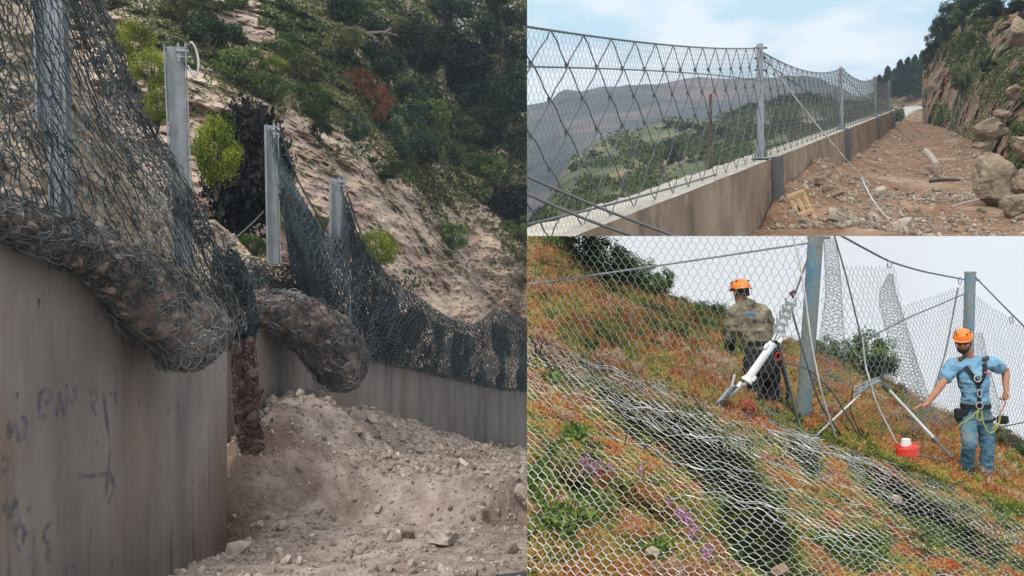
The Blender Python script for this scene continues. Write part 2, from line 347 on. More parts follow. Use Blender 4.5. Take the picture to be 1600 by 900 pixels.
m_gravel = mat('pinkish_rubble_ground', [(.25, (.17, .128, .105)), (.45, (.31, .24, .198)), (.62, (.43, .35, .295)), (.8, (.54, .46, .40))], 2.6, 12, bump=.9, bscale=9, bdist=.08,
               over=[((.19, .12, .09), .35, .52, .66), ((.33, .27, .22), 22, .6, .7)])
mb = MB(); mb.grid(G); tag(mb.build('ground', m_gravel, smooth=True, loc=(0, 0, 0)), 'brown gravel ground and excavated bank below the retaining wall', None, None, 'structure')
# loose stones
r = np.random.default_rng(11)
n = 32000; X = r.uniform(-5.9, .9, n); Y = 9 + 40 * r.random(n) ** 1.6; k = X < .0172 * Y - .02
k &= ~((Y < 15.9) & (r.random(n) < .25)); k &= X > np.interp(Y, [17, 27, 36, 46, 62], [-5.9, -4.75, -2.7, .5, 4]); X, Y = X[k], Y[k]
sz = .015 * np.exp(r.normal(size=len(X)) * .75) * (1 + .5 * (Y > 17.5)); sz = np.clip(sz, .012, .2)
pz = groundz(X, Y); m_stone = mat('broken_limestone', [(.3, (.27, .205, .17)), (.5, (.42, .34, .285)), (.7, (.58, .50, .44))], 1.7, bump=.4, bscale=8, tint=(.6, 1.15))
mb = MB(); scatter_rocks(mb, np.stack([X, Y, pz + sz * .35], -1), sz, 3); tag(mb.build('rubble', m_stone, loc=(0, 0, 0)), 'small broken stones strewn over the rubble heap', None, None, 'stuff')
# countable boulders on the heap
def boulder(px, py, d, s, label, seed, m=None, group=None, sq=(1, 1, .8)):
    v, f = rockshape(4, seed, .5, 9); v = v * np.array(sq) * s; v = v + .05 * s * fbm(v * 5 / s, 4, seed)[:, None] * v / (np.linalg.norm(v, axis=1, keepdims=True))
    c = P(px, py, d); mb = MB(); mb.add(v + c, f, 0, np.full(len(f), .8)); return tag(mb.build('boulder', m or m_stone), label, 'boulder', group)
boulder(690, 697, 31.5, .58, 'pale angular boulder at the right end of the rubble heap by the wall', 21, sq=(1.2, .8, .75))
boulder(655, 683, 29, .40, 'grey boulder on the heap just left of the pale one', 22, sq=(1, .8, 1))
boulder(628, 676, 27.5, .34, 'reddish boulder near a broken bar on the heap', 23)
boulder(566, 664, 24, .22, 'flat stone on the upper back of the rubble heap', 24, sq=(1.4, 1, .6))
boulder(450, 663, 19, .16, 'pale stone high on the left side of the rubble heap', 25)
boulder(692, 838, 14.1, .26, 'pale stone lying in front on the flat gravel', 26, sq=(1.3, 1, .8))
boulder(602, 832, 14.3, .13, 'small pale stone left of the large front stone', 27)
boulder(590, 725, 18.6, .13, 'pale stone halfway up the face of the heap', 28)
boulder(752, 794, 15.8, .12, 'brown stone low at the foot of the cut bank', 29)
boulder(815, 772, 16.4, .22, 'grey stone in the bank at the right end of the wall view', 30)
boulder(404, 716, 17.3, .17, 'pale stone beside the bottle at the wall end', 31)
mbk = MB(); mbk.box(P(425, 665, 17.6) + [0, 0, -.05], (.09, .09, .2)); mbk.tube([P(425, 665, 17.6) + [0, 0, .05], P(425, 665, 17.6) + [0, 0, .16]], [.04, .02], 8)
tag(mbk.build('bottle', mat('green_glass', (.03, .1, .05), 3, rough=.2, bump=0)), 'dark green bottle standing in the rubble by the wall end', 'bottle')
# road edge in the bottom right
mb = MB(); xs = np.linspace(-3.6, .3, 30); g = np.stack([np.stack([xs, np.full(30, 10.5 + .0), np.full(30, -3.66)], -1), np.stack([xs, 11.98 + (xs - .2) * .16 + .05 * np.sin(xs * 5), np.full(30, -3.72)], -1)], 1)
g[:, 0, 2] = -3.66; g[:, 1, 2] = -3.80; mb.grid(g); tag(mb.build('road', mat('asphalt', (.075, .07, .075), 20, bump=.4), loc=(0, 0, 0)), 'grey asphalt road edge below the gravel', None, None, 'structure')

# ---- walls
m_conc = mat('weathered_concrete', [(.25, (.16, .135, .122)), (.5, (.25, .213, .19)), (.75, (.34, .295, .26))], .55, 10, rough=.9, bump=.25, bscale=25, stretch=(1, 1, .45),
             over=[((.13, .105, .10), 1.6, .50, .78, (1, 1, .13)), ((.20, .13, .09), .55, .52, .75, (1, 1, .3)), ((.10, .085, .078), 6, .60, .78, (1, 1, .07)), ((.25, .225, .20), .9, .56, .8, (1, 1, .5)), ((.07, .06, .055), 4, .70, .76, (1, 1, .25))])
def wall_obj(name, top, label, depth=6.0, th=.45, m=m_conc, chamfer=True):
    top = np.array(top); Xy = top[:, :2]; T = np.gradient(Xy, axis=0); T /= np.linalg.norm(T, axis=1, keepdims=True); nrm = np.stack([T[:, 1], -T[:, 0]], -1)   # towards +X side (visible face)
    mb = MB(); K = 26; H = np.linspace(0, depth, K); n = len(top)
    face = np.zeros((n, K, 3))
    for k, h in enumerate(H): face[:, k] = np.c_[Xy, top[:, 2] - h]
    dn = .003 * fbm(face * 2.0, 4, 3) ; face[..., :2] += nrm[:, None] * dn[..., None]
    mb.grid(face); edge = np.c_[Xy, top[:, 2]]; back = np.c_[Xy - nrm * th, top[:, 2] + .01]
    bn = .03 * fbm(edge * 3, 4, 8)[:, None] * np.array([0, 0, 1]); tp = np.stack([face[:, 0], edge + bn - np.c_[nrm * .05, np.zeros(n)] + [0, 0, .02], back + bn], 1)
    mb.grid(tp); bk = np.stack([tp[:, -1], np.c_[Xy - nrm * th, top[:, 2] - depth]], 1); mb.grid(bk)
    for i in (0, -1): mb.add(np.array([face[i, 0], tp[i, 1], tp[i, 2], bk[i, 1], face[i, -1]]), [[0, 1, 2, 3, 4]])
    o = mb.build(name, m, smooth=False); return tag(o, label, 'wall')
yy = np.linspace(8.6, WEND, 120); nearw = wall_obj('retaining_wall', np.c_[np.interp(yy, WTOP[:, 0], WTOP[:, 1]), yy, np.interp(yy, WTOP[:, 0], WTOP[:, 2])], 'tall streaked concrete retaining wall with blue graffiti in the left foreground')
fp = P(FAR[:, 0], FAR[:, 1], FAR[:, 2]); ft = np.linspace(0, len(fp) - 1, 200)
ftop = np.stack([np.interp(ft, range(len(fp)), fp[:, k]) for k in range(3)], -1)
kk = np.ones(9) / 9; 
for k in range(3): ftop[4:-4, k] = np.convolve(ftop[:, k], kk, 'valid')
farw = wall_obj('retaining_wall', ftop, 'farther concrete retaining wall behind the rubble heap, under the dark net')
mb = MB(); g = np.random.default_rng(6)      # tie holes with short dark run-off marks, and the faint board joints
def wallq(px, py): 
    b = (WTOP[1, 1] - WTOP[0, 1]) / (WTOP[1, 0] - WTOP[0, 0]); a = WTOP[0, 1] - b * WTOP[0, 0]; Y = a / ((px - 800) / F - b); return Y, (450 - py) / F * Y
for px, py in [(26, 615), (103, 602), (172, 614), (113, 882), (174, 876), (262, 640), (278, 632), (320, 626), (216, 628), (274, 858), (228, 872), (60, 470), (130, 500), (190, 530), (246, 770), (300, 750), (345, 700), (150, 690)]:
    Y, Z = wallq(px, py); X = WTOP[0, 1] + (WTOP[1, 1] - WTOP[0, 1]) / (WTOP[1, 0] - WTOP[0, 0]) * (Y - WTOP[0, 0]) + .014; h = g.uniform(.03, .09); w = .011
    mb.add([[X, Y - w, Z + h * .3], [X, Y + w, Z + h * .3], [X, Y + w * .3, Z - h], [X, Y - w * .3, Z - h]], [[0, 1, 2, 3]])
mb.build('tie_hole_mark', mat('rust_black_mark', (.035, .025, .02), 20, bump=0), nearw)
# graffiti on the near wall (blue strokes), 3 mm thick paint, proud of the face
def wallpt(px, py, off=.006):
    # point of the near wall face at a pixel:  X = a + bY ; X=(px-800)/F*Y
    b = (WTOP[1, 1] - WTOP[0, 1]) / (WTOP[1, 0] - WTOP[0, 0]); a = WTOP[0, 1] - b * WTOP[0, 0]; Y = a / ((px - 800) / F - b)
    return np.array([(px - 800) / F * Y + off, Y, (450 - py) / F * Y])
m_graf = mat('faded_blue_spray', [(.35, (.07, .085, .17)), (.5, (.12, .125, .18)), (.6, (.18, .165, .16))], 9, 8, rough=.85, bump=0)
GR = [[(62, 612), (60, 650), (72, 652)], [(62, 613), (74, 608), (82, 618), (70, 630)], [(88, 652), (92, 610), (100, 650)], [(104, 612), (104, 640)], [(112, 612), (118, 604), (116, 622), (110, 630)],
      [(140, 614), (148, 606), (152, 622), (143, 634), (150, 650)], [(160, 612), (172, 700), (164, 780)], [(178, 612), (182, 640)], [(14, 656), (12, 690), (24, 660), (30, 690)], [(32, 655), (38, 650), (42, 668), (36, 684)],
      [(2, 716), (14, 712), (12, 732), (2, 736)], [(150, 742), (172, 738), (178, 760), (168, 786)], [(4, 800), (10, 780), (16, 812), (24, 778), (30, 816)], [(22, 820), (24, 850), (30, 862)],
      [(24, 824), (36, 820), (36, 850)], [(38, 834), (50, 828), (52, 850), (44, 874)], [(80, 814), (68, 830), (68, 846), (76, 848)], [(72, 862), (70, 876), (76, 876), (78, 860), (72, 858)], [(40, 800), (46, 786), (44, 812)], [(120, 740), (134, 744), (150, 742)]]
t_ = m_graf.node_tree; nn_ = t_.nodes.new('ShaderNodeTexNoise'); nn_.inputs['Scale'].default_value = 7; nn_.inputs['Detail'].default_value = 9; nn_.inputs['Roughness'].default_value = .75
rr_ = t_.nodes.new('ShaderNodeMapRange'); rr_.inputs[1].default_value = .38; rr_.inputs[2].default_value = .58; rr_.inputs[4].default_value = .75; t_.links.new(nn_.outputs[0], rr_.inputs[0])
tr_ = t_.nodes.new('ShaderNodeBsdfTransparent'); mx_ = t_.nodes.new('ShaderNodeMixShader'); t_.links.new(rr_.outputs[0], mx_.inputs[0]); t_.links.new(tr_.outputs[0], mx_.inputs[1]); t_.links.new(t_.nodes['Principled BSDF'].outputs[0], mx_.inputs[2]); t_.links.new(mx_.outputs[0], t_.nodes['Material Output'].inputs[0])
mb = MB()
for st in GR:
    q = np.array(st, float); t = np.linspace(0, len(q) - 1, 4 * len(q)); xs = np.interp(t, range(len(q)), q[:, 0]); ys = np.interp(t, range(len(q)), q[:, 1])
    c = np.array([wallpt(a, b_, .016) for a, b_ in zip(xs, ys)]); d_ = np.gradient(c, axis=0); nn = np.cross(d_, [1, 0, 0]); nn /= np.linalg.norm(nn, axis=1, keepdims=True) + 1e-9
    w = .024 + .012 * np.sin(t * 5)[:, None] + .008 * np.sin(t * 13)[:, None]; g = np.stack([c - nn * w, c + nn * w], 1); mb.grid(g)
o = mb.build('graffiti', m_graf, nearw); o['label'] = 'faded blue sprayed letters on the concrete'

# ---- scarp (hillside) behind
m_scarp = mat('scarp_earth_and_rock', [(.22, (.15, .10, .072)), (.36, (.31, .22, .16)), (.48, (.45, .335, .25)), (.64, (.57, .45, .35)), (.8, (.67, .57, .47))], .26, 14, bump=1., bscale=1.8, bdist=.5, stretch=(1, .35, 1),
              over=[((.055, .058, .032), .11, .56, .66), ((.24, .135, .11), .2, .56, .72, (1, 1, 2)), ((.46, .39, .33), 1.3, .58, .72, (1, .4, 1)), ((.18, .135, .105), 1.5, .60, .70, (1, .4, 1)), ((.42, .30, .255), .5, .5, .7, (1, .4, 1))])
HS = Sheet([[(-60, -130, 46), (300, -130, 62), (600, -120, 82), (692, -100, 95), (700, 22, 92), (720, 52, 92), (765, 46, 92), (780, -60, 96), (860, -60, 100)],
            [(-60, 120, 30), (200, 60, 38), (430, 165, 42), (560, 240, 48), (700, 380, 58), (823, 440, 66), (860, 450, 68)],
            [(-60, 400, 18), (300, 400, 24), (397, 460, 24), (480, 520, 27), (560, 560, 31), (690, 600, 42), (823, 640, 54), (860, 640, 58)]])
def scd(p): return -1.2 * fbm(p * np.array([.17, .08, .20]), 4, 4, .5, True) + .9 - .60 * fbm(p * np.array([.5, .2, .5]), 5, 2, .66, True) + .22 * fbm(p * np.array([1.9, 1.0, 1.9]), 3, 6)
mb = MB(); mb.grid(HS.grid(-60, 840, 560, 560, scd)); tag(mb.build('hillside', m_scarp, smooth=False, loc=(0, 0, 0)), 'steep eroded hillside of pale crumbling rock above the wall', None, None, 'structure')
MS = Sheet([[(640, -200, 420), (860, -150, 420)], [(640, 200, 300), (860, 200, 300)]])
mb = MB(); mb.grid(MS.grid(660, 850, 50, 60, lambda p: 9 * fbm(p * .02, 4, 8))); tag(mb.build('mountain', mat('mountain_rock', [(.35, (.07, .08, .05)), (.6, (.26, .23, .19))], .03, 10, bump=.3), loc=(0, 0, 0)), 'hazy pale mountain slope seen through the gap between the trees', None, None, 'structure')
# undergrowth on the slope (stuff): placed by a mask
n = 150000; r = np.random.default_rng(5); px = r.uniform(150, 826, n); py = r.uniform(-30, 560, n)
veg = 168 + (px - 430) * .56                                     # below this line mostly bare rock
nz = fbm(np.stack([px / 42, py / 30, px * 0], -1), 4, 7)
bare = 1 / (1 + np.exp(-(py - veg) / 26)); keep = r.random(n) < np.clip(.95 - bare * 1.15 + .45 * nz, 0, 1)
keep &= ~((px > 330) & (px < 430) & (py < 70) & (py < (px - 300) * .7) & (nz < .3)); px, py, nz = px[keep], py[keep], nz[keep]
pos = HS.pos(px, py); q = P(px, py, 1.); dsp = scd(pos); pos = pos + q * dsp[:, None]
tint = np.clip(.45 + .35 * fbm(pos * .25, 3, 3) + .18 * r.normal(size=len(px)), 0, 1); dd = pos[:, 1]
pos = pos - q * (r.random((len(px), 1)) * .5)
m_under = leafmat('undergrowth_leaves', [(0, (.03, .045, .018)), (.35, (.075, .10, .034)), (.6, (.14, .16, .058)), (.8, (.19, .15, .08)), (1, (.27, .24, .14))])
mb = MB(); leaves(mb, pos, .0052 * dd, tint, 9); tag(mb.build('undergrowth', m_under, loc=(0, 0, 0)), 'low dry scrub covering the upper slope', None, None, 'stuff')
# shrubs and trees, each one a thing
protos = {}
def proto(kind, matk, seeds, **kw):
    protos[kind] = [shrub_proto('shrub', s, material=LM[matk], tmat=M['bark'], **kw) for s in seeds]
proto('green', 'green', (1, 2), n=5000, leaf=.085, clumps=34, cr=.26)
proto('yellow', 'yellow', (3, 4), n=9000, leaf=.065, clumps=56, cr=.30)
proto('dark', 'dark', (5, 6), n=5000, leaf=.09, clumps=30, cr=.28)
proto('olive', 'olive', (7,), n=4500, leaf=.08, clumps=30, cr=.24)
proto('rust', 'rustl', (8,), n=3200, leaf=.07, clumps=26, cr=.24)
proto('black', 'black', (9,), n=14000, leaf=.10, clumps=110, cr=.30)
proto('blue', 'blue', (10, 12), n=5000, leaf=.08, clumps=40, cr=.22)
cnt = 0
def shrub(kind, x, y, rx, ry, d, label, cat='shrub', group=None, name='shrub'):
    global cnt
    cnt += 1; pr = protos[kind][cnt % len(protos[kind])]; s = rx / F * d * 1.25; sz_ = ry / F * d * 1.2; c = P(x, y, d) - np.array([0, 0, .85 * sz_])
    o = dup(pr, Vector(c), random.uniform(0, 6.28), (s, s, sz_), label, cat, group); o.name = name; return o
def hd(x, y, k=-.8):
    p = HS.pos(np.array([x]), np.array([y + 8])); return float(HS.d(x, y) + scd(p)[0] - .8 + k * .5)
SH = [('yellow', 338, 235, 34, 55, 21, 'bright yellow-green shrub beside the top of the second steel post'), ('yellow', 205, 62, 30, 32, 30, 'yellow-green pine crown right of the first net edge at the top left', ),
 ('yellow', 238, 108, 32, 30, 28, 'yellow-green bush left of the steel post with the hanging cable loop'), ('yellow', 246, 168, 22, 30, 26, 'small yellow-green bush below the other, at the edge of the left net'),
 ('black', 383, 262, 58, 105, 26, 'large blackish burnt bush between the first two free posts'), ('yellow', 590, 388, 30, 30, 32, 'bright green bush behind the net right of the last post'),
 ('olive', 505, 345, 14, 22, 31, 'small olive bush at the left of the last post'), ('green', 395, 385, 28, 22, 24, 'green bush on the debris left of the third post'),
 ('green', 375, 105, 40, 34, 0, 'green bush on the slope right of the cable loop'), ('green', 425, 135, 30, 24, 0, 'green bush above the third steel post'), ('dark', 330, 60, 45, 36, 0, 'dark bush high on the slope above the cable loop'),
 ('green', 440, 75, 34, 26, 0, 'green bush below the pale rock strip near the top'), ('olive', 470, 110, 36, 28, 0, 'olive bush left of the rust coloured one'),
 ('green', 487, 160, 32, 32, 0, 'dark green bush standing at the top of the bare scarp'), ('rust', 562, 132, 28, 26, 0, 'rust brown dry bush high on the slope'), ('rust', 590, 160, 20, 32, 0, 'narrow rust brown bush next to the larger rust one'),
 ('olive', 520, 60, 44, 30, 0, 'olive bush mass near the top centre of the slope'), ('dark', 560, 30, 50, 34, 0, 'dark bush at the upper edge left of the bare branches'),
 ('blue', 640, 160, 36, 36, 0, 'bluish green pine behind the rust bush'), ('blue', 625, 205, 38, 40, 0, 'broad bluish green bush in the middle of the slope'), ('green', 668, 190, 34, 40, 0, 'tall green bush right of the bluish one'),
 ('blue', 660, 232, 32, 26, 0, 'low bluish bush under the tall green one'), ('olive', 712, 190, 40, 30, 0, 'olive bush below the dark tree'), ('green', 722, 246, 34, 26, 0, 'green bush at the right of the slope below the olive bush'),
 ('green', 770, 268, 30, 30, 0, 'bright green bush above the bare rock at the right'), ('olive', 700, 268, 26, 20, 0, 'small olive bush on the edge of the bare rock'), ('green', 705, 368, 24, 24, 0, 'lone green bush growing on the bare rock at right'),
 ('green', 598, 262, 34, 18, 0, 'low green bush on the bare rock in the middle'), ('dark', 500, 205, 16, 20, 0, 'small dark bush in the gully above the bare rock'), ('dark', 640, 70, 60, 46, 0, 'dark pine crown behind the bare branches'),
 ('black', 700, 110, 60, 50, 0, 'blackish pine crown between two dark pines'), ('black', 800, 320, 34, 32, 0, 'blackish bush in the hollow at the right edge'), ('dark', 590, 95, 40, 34, 0, 'dark bush under the bare branches'),
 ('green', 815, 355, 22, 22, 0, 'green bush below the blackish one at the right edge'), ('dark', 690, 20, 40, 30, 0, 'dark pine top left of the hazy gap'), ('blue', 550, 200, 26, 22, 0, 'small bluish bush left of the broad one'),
 ('yellow', 430, 105, 20, 16, 0, 'pale yellow-green bush above the dark green one'), ('olive', 290, 20, 46, 30, 0, 'olive bush at the top edge above the steel posts'), ('green', 540, 10, 30, 24, 0, 'green bush at the top edge near the centre'),
 ('olive', 610, 40, 26, 20, 0, 'olive pine twig clump by the bare branches')]
for kind, x, y, rx, ry, d, lab in SH:
    shrub(kind, x, y, rx, ry, d if d else hd(x, y, -1.5), lab, 'shrub' if 'pine' not in lab else 'tree', name='shrub' if 'pine' not in lab else 'pine_tree')
# big dark pine on the right: trunk with limbs and layered crown
def pine(x, y0, y1, w, d, label, seed, matk='dark', n=9000, lean=0, name='pine_tree', group=None, flat=.22, leaf=.0035, layers=15):
    base = P(x, y1, d); root = empty(name, Vector(base), label, 'tree', group); r = np.random.default_rng(seed); H = (y1 - y0) / F * d; Wd = w / F * d
    mt = MB(); mt.tube([base, base + [lean * H * .3, 0, H * .5], base + [lean * H, 0, H * .95]], [H * .022, H * .016, H * .004], 7)
    pp, tt = [], []
    for k in range(layers):
        f = .22 + .78 * k / (layers - 1); hgt = H * f; an = r.uniform(0, 6.28); L = Wd * (1.05 - .75 * f ** 1.5) * r.uniform(.5, 1.1); c0 = base + [lean * hgt, 0, hgt * .93]
        c = c0 + np.array([math.cos(an) * L * .7, math.sin(an) * L * .7, H * .03]); mt.tube([c0 - [0, 0, H * .03], (c0 + c) / 2, c], [H * .008, H * .005, H * .002], 5)
        m_ = n // layers; q = r.normal(size=(m_, 3)); q /= np.linalg.norm(q, axis=1, keepdims=True); q *= r.random((m_, 1)) ** .4; sub = r.normal(size=(6, 3)) * [.55, .55, .25]
        q = q * [.42, .42, flat] + sub[r.integers(0, 6, m_)] * .8; pp.append(c + q * max(L, Wd * .35) * .9); tt.append(np.clip(r.normal(.4, .2) + .18 * r.normal(size=m_), 0, 1))
    mt.build('trunk', M['bark'], root); mb = MB(); leaves(mb, np.concatenate(pp), leaf * d, np.concatenate(tt), seed, .5); mb.build('crown', LM[matk], root); return root
pine(790, -20, 330, 75, 74, 'large dark pine filling the upper right corner of the wall view', 5, 'dark', 16000, -.02, flat=.3, layers=26)
pine(745, 70, 280, 48, 76, 'dark pine standing left of the large corner pine', 6, 'blue', 9000, .02, layers=20)
pine(640, -60, 150, 60, 82, 'dark leaning pine left of the hazy gap', 8, 'dark', 10000, .12, layers=20)
# bare branches
root = empty('dead_branch', V(560, 100, 60), 'bare grey dead branches among the dark shrubs', 'branch'); mb = MB()
for st in [[(560, 45), (585, 58), (600, 75)], [(575, 52), (600, 50), (622, 56)], [(585, 58), (592, 80), (588, 95)], [(600, 52), (612, 44)]]:
    q = np.array(st, float); mb.tube(P(q[:, 0], q[:, 1], hd(585, 70, -3.5)), [.12, .09, .04][:len(st)], 6)
mb.build('branch', mat('dead_wood', (.16, .13, .12), 4), root)

# ---- debris behind the nets
m_deb = mat('earth_debris', [(.25, (.20, .145, .10)), (.45, (.36, .28, .20)), (.62, (.50, .41, .30)), (.78, (.62, .54, .43))], 1.3, 12, bump=.9, bscale=7, bdist=.06, over=[((.30, .19, .10), .5, .52, .66), ((.13, .10, .08), 3, .60, .70), ((.56, .5, .42), 9, .64, .72)])
DS = Sheet([[(-60, -220, 14), (60, -120, 14.4), (88, -10, 14.6), (108, 60, 14.8), (130, 112, 15), (165, 172, 15.4), (205, 232, 16), (250, 298, 17), (300, 345, 18.5), (335, 343, 20), (362, 365, 20.5), (395, 400, 20), (430, 407, 20.6), (470, 418, 21), (510, 462, 23), (560, 545, 26)],
            [(-60, 400, 10.1), (60, 415, 11.4), (150, 440, 12.7), (250, 475, 14.4), (330, 505, 16.2), (385, 520, 17.8), (397, 512, 18.6), (470, 535, 21.6), (560, 570, 26)]])
mb = MB(); dbd = lambda p: -.22 * fbm(p * np.array([.9, .6, .9]), 5, 14, .55, True) + .15 - .04 * fbm(p * 6, 3, 2)
mb.grid(DS.grid(-60, 560, 330, 260, dbd)); r = np.random.default_rng(3); n = 5200; px = r.uniform(-40, 520, n); t = r.random(n); y, d_ = DS.at(px, t); pos = P(px, y, d_); pos += P(px, y, 1.) * dbd(pos)[:, None]
ssz = .028 * np.exp(r.normal(size=n) * .6); scatter_rocks(mb, pos, np.clip(ssz, .01, .17), 8, mi=1)
tag(mb.build('earth_slip', [m_deb, m_stone], loc=(0, 0, 0)), 'tan slipped earth and stones held behind the nets above the wall', None, None, 'stuff')

# ---- steel posts (H-beams)
def hbeam(xt, yt, xb, yb, d, w, label, head=True, rot=.35, tilt=0):
    top = P(xt, yt, d); bot = P(xb, yb, d); root = empty('steel_post', Vector(bot), label, 'post', 'steel posts of the rockfall fence on the wall'); H = np.linalg.norm(top - bot); T = (top - bot) / H
    X = np.array([math.cos(rot), math.sin(rot), 0]); Y = np.cross(T, X); Y /= np.linalg.norm(Y); X = np.cross(Y, T); mb = MB(); t = .022
    def slab(cx, cy, a, b_):
        c = [bot + X * (cx + sx * a / 2) + Y * (cy + sy * b_ / 2) + T * z for z in (0, H) for sx, sy in ((-1, -1), (1, -1), (1, 1), (-1, 1))]
        mb.add(c, [[0, 3, 2, 1], [4, 5, 6, 7], [0, 1, 5, 4], [1, 2, 6, 5], [2, 3, 7, 6], [3, 0, 4, 7]])
    slab(0, 0, w - 2 * t, t); slab(-w / 2, 0, t, w * .8); slab(w / 2, 0, t, w * .8); mb.build('beam', M['steel'], root)
    if head:
        hb = MB()
        def pt(x, y, z): return top + X * x + Y * y + T * z
        for sx in (.1, .45): 
            a = [pt(w * sx + k * .04, -w * .35 + j * .03, zz) for zz in (-.28, .04) for k, j in ((0, 0), (1, 0), (1, 1), (0, 1))]; hb.add(a, [[0, 3, 2, 1], [4, 5, 6, 7], [0, 1, 5, 4], [1, 2, 6, 5], [2, 3, 7, 6], [3, 0, 4, 7]])
        hb.tube([pt(w * .05, -w * .3, -.1), pt(w * .65, -w * .3, -.1)], .035, 8); hb.tube([pt(w * .05, -w * .3, -.2), pt(w * .65, -w * .3, -.2)], .02, 8); hb.build('head_bracket', M['steel'], root)
    return root
hbeam(78, -60, 88, 345, 12.4, .36, 'steel post seen through the net at the far left of the wall', False, .2)
hbeam(273, 73, 288, 418, 15.2, .34, 'tall steel post with a cable loop at its head, half inside the left net')
hbeam(424, 196, 428, 412, 19.2, .26, 'steel post in the middle with a bracket on top, left of the dark net')
hbeam(526, 279, 526, 420, 23.5, .33, 'short far steel post sunk into the dark net', True)
hbeam(88, 90, 85, 330, 11.9, .12, 'narrow grey pipe beside the leftmost steel post, behind the net', False)
# loop and cable
t = np.linspace(-1.9, 2.2, 24); mb = MB(); 
mb.tube(np.stack([P(303 + 9 * math.cos(a) - 2, 92 + 24 * math.sin(a) + 9 * math.cos(a), 14.95) for a in t]), .018, 6); mb.tube(np.stack([P(300 + 11 * math.cos(a), 90 + 22 * math.sin(a) + 10 * math.cos(a), 15.0) for a in t]), .014, 6)
tag(mb.build('cable_loop', M['wire_bright'], smooth=True), 'loop of bright cable hanging from the tall post head', 'cable')
cable('cable', catenary(P(345, 388, 17), P(412, 330, 19), .05), .014, M['cable'], 'thin cable tied to the middle steel post')
cable('cable', catenary(P(296, 70, 15.1), P(322, 112, 17), .1), .009, M['cable'], 'thin cable trailing from the tall post head')

# ---- nets
def polar(path, rad, cen=None):      # surface round a path: u along, v angle
    path = np.array(path, float); rad = np.array(rad, float)
    def S(u, a, k=1.0):
        i = np.clip(u, 0, len(path) - 1); c = np.stack([np.interp(i, range(len(path)), path[:, q]) for q in range(3)], -1); rr = np.interp(i, range(len(path)), rad) * k
        e1 = .01; cb = np.stack([np.interp(np.clip(i + e1, 0, len(path) - 1), range(len(path)), path[:, q]) - np.interp(np.clip(i - e1, 0, len(path) - 1), range(len(path)), path[:, q]) for q in range(3)], -1)
        T = cb / (np.linalg.norm(cb, axis=-1, keepdims=True) + 1e-9); X = np.cross(T, np.array([0, 1., 0])); X /= np.linalg.norm(X, axis=-1, keepdims=True); Y = np.cross(T, X)
        return c + rr[..., None] * (np.cos(a)[..., None] * X + np.sin(a)[..., None] * Y)
    return S
def smoothpath(pts, n):
    pts = np.array(pts, float); t = np.linspace(0, len(pts) - 1, n); q = np.stack([np.interp(t, range(len(pts)), pts[:, k]) for k in range(pts.shape[1])], -1)
    for _ in range(6): q[1:-1] = (q[:-2] + q[2:] + 2 * q[1:-1]) / 4
    return q
m_sackrock = mat('rock_in_sack', [(.3, (.085, .06, .05)), (.5, (.165, .12, .10)), (.7, (.27, .21, .17))], 2, 8, bump=.7, bscale=10, bdist=.05)
m_stone2 = mat('sack_stones', [(.3, (.11, .08, .067)), (.55, (.195, .145, .12)), (.75, (.31, .245, .20))], 3, 8, bump=.4, bscale=10, tint=(.45, 1.35))
def rings(mb, S, U, A, rad, r, seed):
    g = np.random.default_rng(seed); c = S(U, A); e = 1e-2; du = S(U + e, A) - c; dv = S(U, A + e) - c; du /= np.linalg.norm(du, axis=-1, keepdims=True) + 1e-9; dv /= np.linalg.norm(dv, axis=-1, keepdims=True) + 1e-9
    nrm = np.cross(du, dv); rr = rad * g.uniform(.6, 1.4, len(U)); st = g.uniform(0, 6.28, len(U)); ln = g.uniform(2.2, 5.6, len(U)); K = 11; sq = g.uniform(.5, 1., len(U)); tw_ = g.uniform(-.35, .35, len(U))
    prev = None
    for k in range(K):
        an = st + ln * k / (K - 1); p = c + (rr * np.cos(an))[:, None] * du + (rr * np.sin(an) * sq)[:, None] * dv + (rr * tw_ * np.sin(an * 1.7))[:, None] * nrm
        if prev is not None: mb.segs(prev, p, r, 3)
        prev = p
